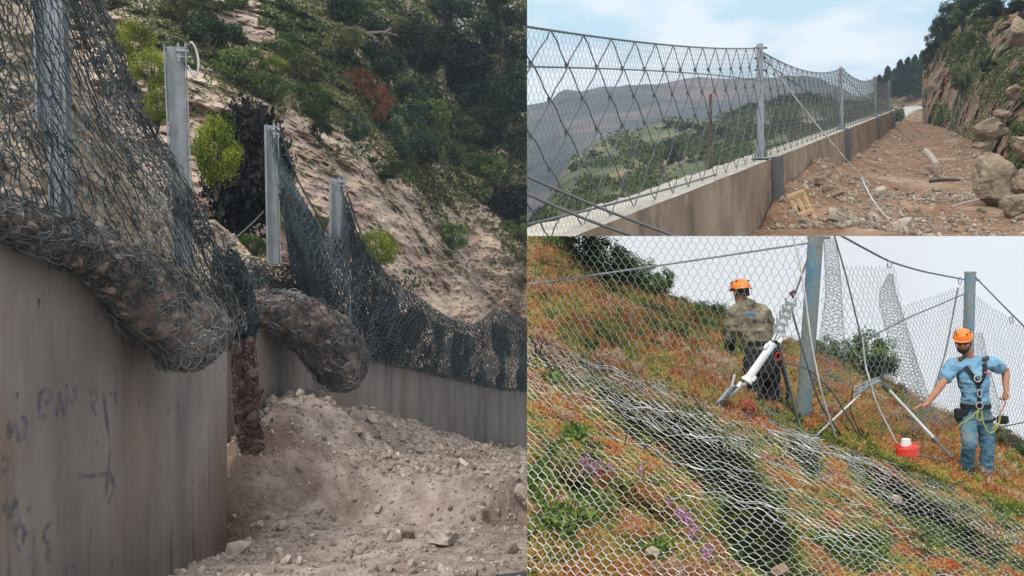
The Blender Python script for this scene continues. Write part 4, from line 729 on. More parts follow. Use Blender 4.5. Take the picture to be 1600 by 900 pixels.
def track(pts, w, lab, m):
    pts = smoothpath(pts, 30); g = []
    for x, y in pts: dd = float(MH.d(x, y)); p = P(x, y, dd); p = p + P(x, y, 1.) * (mhd(p[None])[0] - .012 * dd); g.append([p + [0, 0, w / F * dd], p - [0, 0, w / F * dd]])
    mb = MB(); mb.grid(np.array(g)); tag(mb.build('track', m, loc=(0, 0, 0)), lab, None, None, 'structure')
m_tr = mat('pale_track', (.46, .42, .35), .5, bump=.2)
track([(1035, 186), (1075, 190), (1110, 192), (1140, 197), (1160, 203)], 1.6, 'pale dirt track on top of the middle hill', m_tr); track([(1004, 249), (1022, 247), (1042, 245)], 1.4, 'short pale track piece in the scrub', m_tr); track([(976, 273), (1020, 271)], 1.2, 'second short pale track piece lower down', m_tr); track([(908, 292), (882, 304), (872, 312), (876, 322), (886, 334)], 2.2, 'pale bend of a track at the lower left', m_tr)
# road at the end
q = smoothpath([(1438, 168, 150), (1420, 169, 148), (1405, 173, 135), (1402, 180, 120), (1412, 190, 100)], 24); mb = MB(); mb.grid(np.stack([P(q[:, 0] - 0, q[:, 1], q[:, 2]) + np.c_[np.linspace(0, -2, 24), 0 * q[:, 0], np.linspace(.3, .1, 24)], P(q[:, 0], q[:, 1], q[:, 2]) + np.c_[np.linspace(.5, 3, 24), 0 * q[:, 0] - 1.0, np.linspace(-.45, -.15, 24)]], 1)); tag(mb.build('road', mat('pale_road', (.40, .39, .37), 3, bump=.1), loc=(0, 0, 0)), 'pale road bending behind the end of the low wall', None, None, 'structure')
# ground bank under the conifers
BK = Sheet([[(1350, 150, 190), (1380, 138, 180), (1400, 134, 175), (1446, 120, 165)], [(1350, 176, 165), (1446, 176, 150)]]); mb = MB(); mb.grid(BK.grid(1355, 1446, 50, 30, lambda p: -.8 * fbm(p * .12, 4, 6))); tag(mb.build('bank', m_cliff, loc=(0, 0, 0)), 'brown earth bank under the far conifers', None, None, 'structure')
def conifer(x, y0, y1, w, d, lab, seed, mk='dark', group='conifers on the skyline', n=1500):
    base = P(x, y1, d); H = (y1 - y0) / F * d; Wd = w / F * d; root = empty('conifer', Vector(base), lab, 'tree', group); mt = MB(); mt.tube([base, base + [0, 0, H * .97]], [H * .02, H * .005], 6); mt.build('trunk', M['bark'], root)
    r = np.random.default_rng(seed); h = r.random(n) ** .85; an = r.integers(0, 23, n) * 2.4 + .25 * r.normal(size=n); lay = np.sin(h * 26 + an) * .15; rr = 1.35 * Wd * (1 - h) ** .6 * (.35 + .65 * r.random(n) ** .5) * (1 + lay) * (1 + .25 * np.sin(an * 3 + seed)); p = base + np.stack([np.cos(an) * rr, np.sin(an) * rr, H * (.12 + .88 * h) - rr * .25], -1)
    mb = MB(); leaves(mb, p, .0034 * d, np.clip(.4 + .2 * r.normal(size=n), 0, 1), seed, .5); mb.build('crown', LM[mk], root)
for i, (x, y0, y1, w, d, mk) in enumerate([(1374, 118, 152, 7, 170, 'dark'), (1387, 104, 150, 9, 170, 'dark'), (1398, 108, 150, 8, 168, 'green'), (1407, 94, 150, 10, 165, 'dark'), (1419, 90, 150, 10, 160, 'dark'), (1430, 86, 150, 11, 158, 'dark'), (1441, 80, 148, 10, 150, 'blue')]):
    conifer(x, y0, y1 + 4, w, d, ['smallest conifer, leftmost of the far skyline row', 'second conifer from the left in the far skyline row', 'third conifer from the left in the far skyline row', 'fourth conifer from the left in the far skyline row', 'fifth conifer from the left in the far skyline row', 'second conifer from the cliff in the far skyline row', 'conifer touching the cliff edge in the far skyline row'][i], 40 + i, mk, n=2200)
protos['dark'] = protos['dark']
for kind, x, y, rx, ry, d, lab in [('dark', 1450, 86, 8, 14, 90, 'dark tree low on the cliff rim, first from the left'), ('dark', 1459, 62, 12, 18, 90, 'dark tree on the cliff rim, second from the left'), ('dark', 1470, 44, 15, 20, 87, 'dark tree on the cliff rim, third from the left'), ('dark', 1485, 26, 18, 24, 82, 'dark tree on the cliff rim, fourth from the left'), ('green', 1504, 24, 20, 18, 76, 'green tree on the cliff rim in front of the dark ones'), ('dark', 1502, 2, 28, 24, 78, 'tall dark tree cut by the top edge above the cliff'),
                            ('dark', 1535, 10, 28, 20, 68, 'wide dark tree above the cliff centre'), ('dark', 1572, 6, 28, 18, 60, 'dark tree above the cliff near the right edge'), ('dark', 1600, 12, 22, 18, 54, 'dark tree in the top right corner'), ('green', 1540, 40, 12, 12, 60, 'green bush clinging to the upper cliff'), ('dark', 1543, 102, 11, 10, 54, 'dark bush in the middle of the cliff'), ('olive', 1502, 120, 14, 22, 68, 'olive bush on the left half of the cliff'), ('green', 1512, 62, 14, 14, 68, 'green bush under the cliff rim'), ('olive', 1590, 118, 14, 9, 42, 'olive bush above the whitish rock'), ('green', 1590, 200, 9, 8, 33, 'green tuft between boulders at the right edge')]:
    shrub(kind, x, y, rx, ry, d - 3, lab, 'tree' if 'tree' in lab else 'shrub', name='tree' if 'tree' in lab else 'shrub')
pine(1052, 220, 283, 15, 62, 'dark pointed tree standing alone on the middle slope', 61, 'dark', 2600, 0, 'tree', leaf=.0036, flat=.6)
TRS = [(1048, 196, 14, 7, 'dark', 'dark bush left of the track on the hill top'), (1072, 200, 16, 8, 'dark', 'long dark bush under the hill top track'), (1100, 206, 15, 9, 'dark', 'dark bush below the hill top track, right of the long one'), (1128, 208, 14, 11, 'dark', 'roundest dark bush at the end of the hill top track'), (1150, 180, 14, 9, 'green', 'green bush above the end of the hill top track'), (1175, 168, 14, 9, 'dark', 'dark bush just left of the nearest post'), (1213, 162, 14, 14, 'dark', 'tall dark bush right of the nearest post'), (1240, 158, 16, 13, 'dark', 'dark bush between the nearest and second posts'), (1265, 156, 16, 14, 'dark', 'dark bush in the middle of the second net panel'), (1292, 160, 14, 12, 'green', 'green bush behind the second net panel'), (1325, 163, 12, 9, 'green', 'green bush just right of the second post'), (1235, 190, 22, 12, 'green', 'broad green bush low behind the second panel'), (1160, 205, 18, 12, 'green', 'green bush left of the nearest post, mid slope'),
       (1010, 270, 16, 9, 'green', 'green bush under the lower track piece'), (975, 285, 16, 8, 'olive', 'olive bush on the lower slope'), (900, 262, 12, 8, 'green', 'green bush on the left shoulder of the hill'), (930, 240, 12, 6, 'dark', 'dark bush on the ridge of the left shoulder'), (1090, 245, 20, 12, 'green', 'green bush right of the lone pointed tree'), (850, 345, 10, 8, 'green', 'green bush at the bottom left by the track'), (1380, 172, 12, 8, 'green', 'green bush in front of the road bend'), (1000, 225, 14, 6, 'olive', 'olive bush on the middle of the hill'), (960, 222, 10, 5, 'dark', 'dark bush on the skyline of the hill')]
for x, y, rx, ry, mk, lab in TRS: shrub(mk, x, y, rx, ry, float(MH.d(x, y + ry * .6)), lab, 'shrub')
# ================================================================ LOWER RIGHT: heather slope under ground netting, two rope workers at a net fence
CUR = 'BR'
BS = Sheet([[(800, 345, 17), (824, 355, 17), (880, 380, 17), (960, 425, 17), (1050, 462, 17), (1100, 480, 17), (1170, 512, 17), (1240, 535, 17), (1300, 552, 17), (1350, 575, 17), (1400, 600, 17), (1450, 632, 17), (1500, 655, 17), (1560, 672, 17), (1600, 692, 17), (1660, 715, 17)],
            [(800, 530, 9), (824, 538, 9), (900, 568, 9), (1000, 600, 9), (1100, 636, 9), (1200, 668, 9), (1300, 700, 9.2), (1400, 733, 9.4), (1500, 768, 9.4), (1600, 812, 9), (1660, 840, 9)],
            [(800, 700, 6), (1000, 745, 6), (1200, 800, 6.2), (1400, 860, 6.4), (1600, 925, 6.2), (1660, 950, 6)],
            [(800, 960, 4), (1200, 1000, 4.2), (1660, 1060, 4.6)]])
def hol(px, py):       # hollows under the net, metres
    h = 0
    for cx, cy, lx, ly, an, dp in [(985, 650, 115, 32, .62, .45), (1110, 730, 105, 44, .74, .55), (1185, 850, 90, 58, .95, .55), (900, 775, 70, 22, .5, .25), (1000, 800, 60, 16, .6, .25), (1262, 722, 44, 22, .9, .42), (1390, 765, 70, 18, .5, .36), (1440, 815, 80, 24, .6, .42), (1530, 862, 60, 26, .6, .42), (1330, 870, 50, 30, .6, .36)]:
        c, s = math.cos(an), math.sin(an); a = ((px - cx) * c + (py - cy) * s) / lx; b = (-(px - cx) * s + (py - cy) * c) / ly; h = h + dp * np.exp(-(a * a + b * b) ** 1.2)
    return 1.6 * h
def topix(p): return 800 + F * p[..., 0] / p[..., 1], 450 - F * p[..., 2] / p[..., 1]
def bsd(p, hh=1.): px, py = topix(p); return hh * hol(px, py) - .11 * fbm(p * 1.1, 2, 3) - .05 * fbm(p * 3.2, 3, 5)
m_soil = mat('slope_soil', [(.3, (.025, .02, .012)), (.6, (.08, .055, .03)), (.8, (.2, .14, .08))], 1.4, 8, bump=.6)
mb = MB(); mb.grid(BS.grid(810, 1650, 300, 240, bsd)); tag(mb.build('slope', m_soil, loc=(0, 0, 0)), 'steep autumn coloured heather slope', None, None, 'structure')
def onslope(px, py): p = BS.pos(px, py); return p + P(px, py, 1.) * bsd(p)[..., None]
# ground cover (stuff)
m_heath = leafmat('heather_leaves', [(0, (.006, .010, .006)), (.14, (.03, .045, .014)), (.28, (.10, .15, .028)), (.42, (.25, .29, .06)), (.55, (.46, .39, .11)), (.65, (.55, .31, .10)), (.76, (.56, .21, .07)), (.86, (.36, .085, .035)), (.93, (.55, .42, .27)), (1, (.58, .03, .03))], vary=0, trans=.25)
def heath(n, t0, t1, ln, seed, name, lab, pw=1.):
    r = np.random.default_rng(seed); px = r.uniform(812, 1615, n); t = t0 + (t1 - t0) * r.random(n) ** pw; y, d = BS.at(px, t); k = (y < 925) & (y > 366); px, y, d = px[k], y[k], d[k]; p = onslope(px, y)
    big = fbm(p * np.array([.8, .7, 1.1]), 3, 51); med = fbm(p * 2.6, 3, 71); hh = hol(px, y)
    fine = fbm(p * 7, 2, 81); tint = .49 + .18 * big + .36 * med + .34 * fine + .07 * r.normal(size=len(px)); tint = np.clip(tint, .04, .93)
    gr = np.clip((px - 1000) / 500, 0, 1); tint -= .09 * (y < 560) * (px < 1150) * (px > 1040); tint = np.where(hh > .10, tint * np.clip(1.15 - 1.7 * (hh - .10), .13, 1), tint)  # leaves in the hollows tinted darker, shade painted into their colour
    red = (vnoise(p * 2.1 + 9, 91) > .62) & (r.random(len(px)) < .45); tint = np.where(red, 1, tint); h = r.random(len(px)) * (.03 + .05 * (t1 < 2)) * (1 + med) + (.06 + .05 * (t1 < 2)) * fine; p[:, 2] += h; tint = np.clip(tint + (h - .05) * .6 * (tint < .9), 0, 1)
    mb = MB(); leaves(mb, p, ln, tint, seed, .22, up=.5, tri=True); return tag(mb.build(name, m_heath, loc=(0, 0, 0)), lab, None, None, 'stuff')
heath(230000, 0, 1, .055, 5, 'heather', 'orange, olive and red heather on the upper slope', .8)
heath(340000, 1, 3, .034, 6, 'heather', 'orange, olive and dark green heather under the ground netting, with shade coloured into the hollows', .9)
# rounded heath tufts, hundreds of them
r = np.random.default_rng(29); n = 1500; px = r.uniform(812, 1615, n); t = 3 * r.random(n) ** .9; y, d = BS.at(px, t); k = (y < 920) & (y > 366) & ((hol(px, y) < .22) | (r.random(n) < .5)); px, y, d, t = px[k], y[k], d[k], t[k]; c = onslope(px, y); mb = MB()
hue = np.clip(.46 - .45 * np.clip(hol(px, y) - .1, 0, 1) + .30 * fbm(c * .9, 2, 51) + .16 * r.normal(size=len(c)), .1, .95); rd = np.where(t < 1, r.uniform(.07, .20, len(c)), r.uniform(.04, .11, len(c)))  # tuft hue lowered in the hollows, as painted shade
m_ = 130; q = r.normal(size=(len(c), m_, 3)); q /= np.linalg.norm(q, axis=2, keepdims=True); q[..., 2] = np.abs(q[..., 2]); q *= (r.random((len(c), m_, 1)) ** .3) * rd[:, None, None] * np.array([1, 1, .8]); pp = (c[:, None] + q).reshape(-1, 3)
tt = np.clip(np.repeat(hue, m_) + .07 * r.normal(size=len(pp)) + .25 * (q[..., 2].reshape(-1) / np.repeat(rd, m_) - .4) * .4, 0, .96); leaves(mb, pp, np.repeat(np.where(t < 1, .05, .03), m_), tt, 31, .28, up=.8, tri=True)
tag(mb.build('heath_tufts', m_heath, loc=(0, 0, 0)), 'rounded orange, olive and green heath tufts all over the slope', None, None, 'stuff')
# leafier clumps
r = np.random.default_rng(9); m_clump = leafmat('bright_herb_leaves', [(0, (.03, .06, .012)), (.5, (.10, .165, .03)), (1, (.22, .27, .07))], vary=0)
mb = MB()
for cx, cy, rad in [(850, 760, 30), (900, 690, 16), (930, 800, 28), (870, 830, 30), (1080, 665, 24), (1130, 800, 10), (1030, 880, 16), (1500, 700, 14), (1560, 760, 30), (1440, 730, 16), (1350, 880, 30), (1290, 860, 16), (1580, 800, 24), (840, 440, 20), (1130, 500, 26), (1090, 560, 22), (1020, 520, 14), (1120, 610, 16), (1300, 600, 10), (860, 600, 14), (1210, 800, 12), (1470, 850, 20)]:
    n = int(rad * 26); px = cx + rad * .7 * r.normal(size=n); py = cy + rad * .45 * r.normal(size=n); k = py < 905; p = onslope(px[k], py[k]); p[:, 2] += r.random(len(p)) * .10; leaves(mb, p, .045, r.random(len(p)), 3, .5)
tag(mb.build('herbs', m_clump, loc=(0, 0, 0)), 'bright green herbs among the heather', None, None, 'stuff')
m_flow = leafmat('pink_flowers', [(0, (.26, .10, .20)), (1, (.50, .27, .42))], vary=0); mb = MB()
for cx, cy, rad in [(915, 745, 9), (932, 755, 10), (952, 755, 7), (1045, 810, 7), (1062, 825, 9), (1085, 855, 8), (1105, 890, 10), (1075, 835, 8), (1000, 760, 4), (1200, 655, 5)]:
    n = int(rad * 14); px = cx + rad * .6 * r.normal(size=n); py = cy + rad * .5 * r.normal(size=n); p = onslope(px, py); p[:, 2] += .05 + r.random(n) * .07; leaves(mb, p, .015, r.random(n), 4, .8)
tag(mb.build('heather_flowers', m_flow, loc=(0, 0, 0)), 'pink heather blossom tufts in the lower left', None, None, 'stuff')
def rk(px, py, s, lab, seed, c=(.30, .14, .09)):
    v, f = rockshape(4, seed, .4, 8); p = onslope(np.array([px]), np.array([py]))[0] + P(px, py, -.25); mb = MB(); mb.add(v * s + p, f); tag(mb.build('stone', mat('reddish_stone', [(.3, tuple(k * .7 for k in c)), (.7, tuple(k * 1.3 for k in c))], 6, bump=.5)), lab, 'stone')
rk(1142, 888, .055, 'round reddish stone under the netting near the bottom edge', 1); rk(1222, 893, .06, 'angular reddish stone under the netting at the bottom edge', 2, (.34, .2, .14)); rk(1020, 862, .035, 'pale flat stone under the netting at lower left', 3, (.4, .33, .24)); rk(1398, 780, .06, 'small pale stone under the netting below the red can', 4, (.45, .36, .26))
# ground netting
def gnet(lift, x0, x1, t0, t1, nu, nv, seed):
    def f(U, Vv):
        t = t0 + (t1 - t0) * Vv / nv; wave = 2 * np.sin(Vv * .35 + U * .08) + 12 * fbm(np.stack([U * .11, Vv * .09, U * 0 + seed], -1), 3, seed)
        x = lerp(x0, x1, U / nu) + wave + 34 * (t - 1) * .5; y, d = BS.at(x, t); y = y + 3 * fbm(np.stack([U * .1, Vv * .1, U * 0], -1), 2, seed + 4); p = P(x, y, d); px, py = topix(p)
        return p + P(x, y, 1.) * (-lift + .17 * hol(px, py) - .10 * fbm(p * 1.1, 2, 3) - .02 * fbm(p * 3.2, 2, 5))[..., None]
    return f
root = empty('ground_net', V(1200, 800, 6), 'bright wire netting draped over the whole lower slope', 'net', 'wire netting of the slope works'); mb = MB()
hexnet(mb, gnet(.22, 770, 1690, .93, 2.95, 56, 52, 3), 58, 46, .0023, .22, .055, 1.9, 6); mb.build('mesh', M['wire_bright'], root)
mb = MB(); hexnet(mb, gnet(.23, 800, 1700, .86, 1.5, 64, 17, 8), 64, 15, .0026, .2, .14, 1.4, 7, drop=.25); o = mb.build('overlap', M['wire_bright'], root); o['label'] = 'doubled strip of netting along the upper edge'
mb = MB(); g = np.random.default_rng(4)   # long loose wires along the seams
for k in range(34):
    t = g.uniform(.84, 1.06) if k < 24 else g.uniform(1.2, 2.2); x0 = g.uniform(820, 1350); x1 = x0 + g.uniform(90, 300); xx = np.linspace(x0, x1, 24); y, d = BS.at(xx, t + .035 * np.sin(xx * .03 + k) + .02 * np.sin(xx * .11)); mb.tube(P(xx, y + 3 * np.sin(xx * .06 + k), d - .16 - .05 * g.random()), .0034, 4, cap=False)
o = mb.build('seam_wires', M['wire_bright'], root)
# ---- posts
m_blue = mat('worn_blue_post', [(.35, (.21, .23, .21)), (.5, (.23, .26, .25)), (.62, (.13, .25, .33)), (.8, (.10, .23, .34))], 3.5, 8, rough=.6, bump=.15, over=[((.36, .36, .32), 14, .6, .72), ((.22, .1, .06), 5, .68, .76)], stretch=(1, 1, .35))
def gpost(a, b, r_, lab, ribs=False):
    A, B = P(*a), P(*b); root = empty('net_post', Vector(B), lab, 'post', 'steel posts of the net fence on the slope'); mb = MB(); mb.tube([B, (A + B) / 2, A], r_, 14); mb.build('tube', m_blue, root); mb = MB(); T = (A - B) / np.linalg.norm(A - B)
    mb.tube([A - T * .14 - [r_ * 1.05, 0, 0], A - T * .14 + [r_ * 1.9, 0, 0]], .018, 8); mb.tube([A - T * .03, A + T * .006], r_ * 1.06, 14); mb.build('cable_clamp', M['steel'], root); return A
gpost((1276, 350, 9.5), (1254, 662, 9.9), .080, 'near worn blue and grey steel post leaning beside the worker in khaki')
gpost((1516, 425, 15.5), (1509, 690, 15.5), .09, 'farther pale blue steel post behind the worker in the blue shirt')
# ---- fence nets
def panel(tl, tr, bl_, br, nu, nv, wr, lab, seed, bulge=.15, top=None, jit=.05, sag=0., mat_=None, tw=.17):
    c = [P(*q) for q in (tl, tr, bl_, br)]
    def f(U, Vv):
        u = (U / nu)[..., None]; v = (Vv / nv)[..., None]; p = (c[0] * (1 - u) + c[1] * u) * (1 - v) + (c[2] * (1 - u) + c[3] * u) * v
        return p + np.concatenate([0 * u, -bulge * np.sin(np.pi * v) * np.sin(np.pi * u) + .04 * fbm(np.stack([U * .2, Vv * .2, U * 0], -1), 2, seed)[..., None], -sag * 4 * u * (1 - u) * (1 - v)], -1)
    mb = MB(); hexnet(mb, f, nu, nv, wr, tw, jit, 1.35, seed); return tag(mb.build('wire_net', mat_ or M['net_grey']), lab, 'net', 'wire netting of the slope works')
m_lw = mat('grey_zinc_wire', [(.3, (.17, .18, .18)), (.7, (.36, .37, .37))], 2, rough=.5, bump=0, metal=.3)
panel((795, 345, 9.7), (1262, 345, 9.3), (795, 560, 8.6), (1248, 672, 9.1), 38, 27, .0025, 'hexagonal wire net panel in front of the worker in khaki, left of the near post', 5, mat_=m_lw, jit=.07)
panel((1288, 416, 9.8), (1395, 418, 11.5), (1282, 668, 9.8), (1455, 690, 11.5), 17, 28, .0026, 'wire net panel just right of the near post, reaching the hooked strip', 6, jit=.08, mat_=m_lw)
panel((1412, 478, 12.5), (1508, 446, 15.2), (1440, 668, 12.5), (1508, 690, 15.2), 20, 30, .0027, 'wire net panel left of the farther post', 7, jit=.05, mat_=m_lw)
panel((1524, 462, 15.2), (1625, 530, 12.5), (1524, 690, 15.2), (1625, 700, 12.5), 22, 28, .0027, 'wire net panel right of the farther post at the picture edge', 8, jit=.05, mat_=m_lw)
def strip(pts, wpx, nu, nv, lab, wr, seed, ring=0):
    q = smoothpath([list(P(x, y, d)) + [w / F * d] for (x, y, d), w in zip(pts, wpx)], 40); S = polar(q[:, :3], q[:, 3]); mb = MB(); hexnet(mb, lambda U, Vv: S(U / nu * 39, Vv / nv * 6.283, 1.) * np.array([1, 1, 1]), nu, nv, wr, .17, .12, 1.2, seed)
    return tag(mb.build('net_strip', m_lw), lab, 'net', 'wire netting of the slope works')
strip([(1392, 428, 11.4), (1386, 462, 11.4), (1398, 505, 11.4), (1415, 560, 11.4), (1430, 610, 11.4), (1448, 668, 11.4)], [3, 14, 16, 15, 16, 20], 46, 14, 'folded hanging net strip hooked to the cable between the posts', .0028, 3)
strip([(1296, 372, 9.7), (1300, 410, 9.7), (1303, 460, 9.7), (1300, 520, 9.8), (1298, 600, 9.8)], [9, 11, 12, 18, 30], 40, 12, 'bunched net edge hanging just right of the near post', .0024, 4)
strip([(1526, 520, 15), (1532, 560, 15), (1548, 620, 15), (1565, 680, 15)], [8, 10, 10, 12], 24, 12, 'folded net edge hanging behind the worker in the blue shirt', .0028, 6)
# ---- cables
def pc(name, pts, r_, lab, m=None, sm=True, cat='cable'):
    q = smoothpath([list(P(*p)) for p in pts], 34) if sm else np.array([P(*p) for p in pts]); mb = MB(); mb.tube(q, r_, 7); return tag(mb.build(name, m or M['cable'], smooth=True), lab, cat)
pc('cable', [(790, 450, 9.3), (1050, 412, 9.2), (1262, 380, 9.35)], .011, 'thick grey cable rising from the left edge to the top of the near post', mat('grey_cable', (.22, .23, .235), 20, bump=0))
pc('cable', [(1285, 352, 9.5), (1345, 385, 10.8), (1390, 409, 11.5), (1440, 424, 13), (1508, 437, 15.3)], .013, 'dark top cable sagging from the near post to the farther post')
pc('cable', [(1524, 433, 15.3), (1560, 470, 14), (1625, 535, 12)], .013, 'dark cable falling from the farther post to the right edge')
pc('cable', [(1510, 458, 15.2), (1420, 496, 13), (1310, 552, 10.5)], .010, 'straight grey cable from the farther post down towards the near post')
pc('cable', [(1299, 352, 9.6), (1322, 430, 9.6), (1345, 525, 9.6), (1352, 560, 9.6)], .009, 'dark cable from the near post head down to the clamped joint')
pc('cable', [(1347, 528, 9.6), (1352, 570, 9.6), (1368, 628, 9.5), (1403, 697, 9.5)], .010, 'pale cable hanging from the joint down to the red can', M['wire_bright'])
pc('cable', [(1235, 350, 9.1), (1254, 430, 9.1), (1268, 540, 9.1), (1285, 620, 9.1), (1308, 690, 9.3)], .010, 'pale cable passing in front of the near post', M['wire_bright'])
pc('cable', [(1262, 405, 9.15), (1240, 465, 9.1)], .011, 'short dark cable from the near post to the clamped rope end')
pc('cable', [(1236, 480, 9.1), (1258, 560, 9.1), (1280, 630, 9.2), (1322, 690, 9.5)], .010, 'dark cable running from the clamps down behind the near post foot')
pc('cable', [(1222, 566, 9.1), (1262, 575, 9.1), (1300, 610, 9.2), (1350, 695, 9.6)], .009, 'grey green cable arching to the right from the worker')
pc('cable', [(1215, 530, 8.95), (1230, 590, 9), (1247, 660, 9.1)], .012, 'dark rope hanging down beside the worker in khaki')
pc('cable', [(1333, 605, 10), (1328, 640, 9.9), (1345, 680, 9.9), (1362, 696, 9.9)], .008, 'thin brown cable loop right of the near post', M['rust'])
pc('cable', [(1497, 450, 15), (1478, 550, 14), (1448, 645, 12.5)], .011, 'dark cable from the farther post down behind the worker in blue')
pc('cable', [(1625, 655, 12), (1560, 668, 12.5), (1500, 690, 12.5)], .008, 'low dark cable at the right edge behind the worker')
pc('cable', [(1395, 705, 9.3), (1430, 710, 9.3), (1480, 722, 9.5)], .009, 'dark cable lying behind the red can')
for k, (x, y, d, lab) in enumerate([(1390, 413, 11.45, 'oval steel link where the folded strip hangs on the cable'), (1500, 439, 14.9, 'oval steel link on the cable beside the farther post'), (1580, 500, 13.2, 'oval steel link on the falling cable at the right')]):
    a = np.linspace(0, 6.283, 14); mb = MB(); mb.tube(P(x + 3.2 * np.cos(a) * (11.45 / d), y + 5.5 * np.sin(a), d), .008, 5, cap=False); tag(mb.build('steel_link', M['steel']), lab, 'link', 'steel links on the top cable')
# brake element: white tube with clamps
root = empty('rope_brake', V(1190, 570, 9.0), 'white tubular rope brake with coiled end hanging on the anchor cable', 'rope brake'); mb = MB(); A, B = P(1166, 596, 8.85), P(1208, 536, 8.85); A2 = A + (B - A) * .03
mb.tube([A, A2, A + (B - A) * .12, A + (B - A) * .5, A + (B - A) * .9, B], [.060, .060, .041, .038, .040, .046], 14); mb.build('tube', M['white'], root, smooth=False)
mb = MB(); 
for c, ax in ((A, 1), (B, 1)):
    for s_ in (-1, 1): q = c + np.array([s_ * .07, -.02, s_ * .03]); mb.tube([q - (B - A) * .06, q + (B - A) * .06], .022, 8)
mb.build('end_fitting', M['white'], root); mb = MB(); mb.tube([P(1140, 618, 8.9), P(1166, 598, 8.85)], .018, 8); mb.tube([P(1140, 620, 8.9), P(1148, 585, 8.9)], .014, 8); mb.build('rod', M['wire_bright'], root)
a = np.linspace(0, 6 * 6.283, 90); cc = P(1143, 607, 8.9) + (P(1126, 628, 8.9) - P(1143, 607, 8.9)) * (a / a[-1])[:, None] * 1.1; mb = MB(); mb.tube(cc + np.stack([.055 * np.cos(a), .055 * np.sin(a), .05 * np.cos(a + .9)], -1), .012, 5); mb.build('coil', M['steel'], root)
root = empty('wire_clamps', V(1226, 500, 9), 'row of steel rope clamps above the white rope brake', 'clamps'); mb = MB(); A, B = P(1210, 532, 8.9), P(1240, 462, 9.05)
for o_ in (-.018, .018): mb.tube([A + [o_, 0, 0], B + [o_, 0, 0]], .013, 6)
mb.build('rope', M['wire_bright'], root)
for k in range(5): mb = MB(); q = A + (B - A) * (.22 + .15 * k); mb.box(q, (.085, .045, .03), Matrix.Rotation(.35, 4, 'Y')); mb.tube([q + [-.05, -.02, -.03], q + [-.05, -.02, .06]], .010, 5); mb.tube([q + [.05, -.02, -.03], q + [.05, -.02, .06]], .010, 5); mb.build('clamp', M['steel'], root)
mb = MB(); mb.tube([P(1239, 466, 9.05), P(1236, 458, 9.05), P(1242, 455, 9.05)], .02, 6); mb.build('end_ring', M['rust'], root)
# clamped joint cluster + rods
root = empty('wire_clamps', V(1350, 605, 9.6), 'cluster of twisted cable ends and clamps above the grey rod', 'clamps'); g = np.random.default_rng(5)
mb = MB()
for k in range(9): a_, b_ = P(1337 + g.uniform(-5, 3), 612 + g.uniform(-4, 6), 9.6), P(1372 + g.uniform(-8, 6), 594 + g.uniform(-5, 6), 9.6); m_ = (a_ + b_) / 2 + g.normal(size=3) * .03; mb.tube(smoothpath([a_, m_, b_], 8), .0075, 5)
mb.build('cable_ends', M['steel'], root)
for k in range(3): mb = MB(); mb.box(P(1344 + 9 * k, 608 - 5 * k, 9.5), (.025, .04, .07), Matrix.Rotation(.4, 4, 'Y')); mb.build('clamp', M['steel'], root)
pc('rod', [(1276, 680, 9.3), (1344, 616, 9.6)], .012, 'straight grey rod slanting from the ground to the clamped joint', M['wire_bright'], False, 'rod')
root = empty('pole', V(1482, 716, 9.6), 'grey steel pole slanting down from the clamped joint under the worker\'s hand', 'pole'); mb = MB(); mb.tube([P(1384, 604, 10.2), P(1462, 688, 10.0)], .020, 10); mb.build('shaft', M['wire_bright'], root); mb = MB(); mb.tube([P(1461, 687, 10.0), P(1488, 716, 9.7)], .013, 8); mb.tube([P(1458, 684, 10.0), P(1464, 690, 9.98)], .034, 10); mb.build('tip', M['cable'], root)
mb = MB(); mb.tube([P(1380, 600, 10.2), P(1388, 609, 10.2)], .034, 10); mb.build('socket', M['cable'], root)
# red can
root = empty('red_can', V(1418, 712, 9.2), 'red plastic can with a white measuring cup standing on the netting', 'can'); m_red = mat('red_plastic', (.62, .035, .02), 3, rough=.35, bump=0, spec=.5); c = P(1418, 705, 9.2); mb = MB()
mb.loft([c + [0, 0, -.045], c + [0, 0, -.04], c + [0, 0, .035], c + [-.01, 0, .06], c + [-.01, 0, .065]], [(.10, .07), (.115, .08), (.115, .08), (.08, .06), (.05, .04)], [1, 0, 0], n=16); mb.build('body', m_red, root, smooth=False)
mb = MB(); mb.loft([c + [-.015, 0, .055], c + [-.015, 0, .125], c + [-.015, 0, .13]], [(.055, .05), (.045, .042), (.04, .035)], [1, 0, 0], n=14); mb.build('cup', mat('milky_plastic', (.75, .68, .62), 3, rough=.4, bump=0), root)
mb = MB(); mb.tube([c + [-.1, 0, .03], c + [-.14, 0, .06], c + [-.12, 0, .08], c + [-.07, 0, .05]], .012, 6); mb.build('handle', m_red, root)
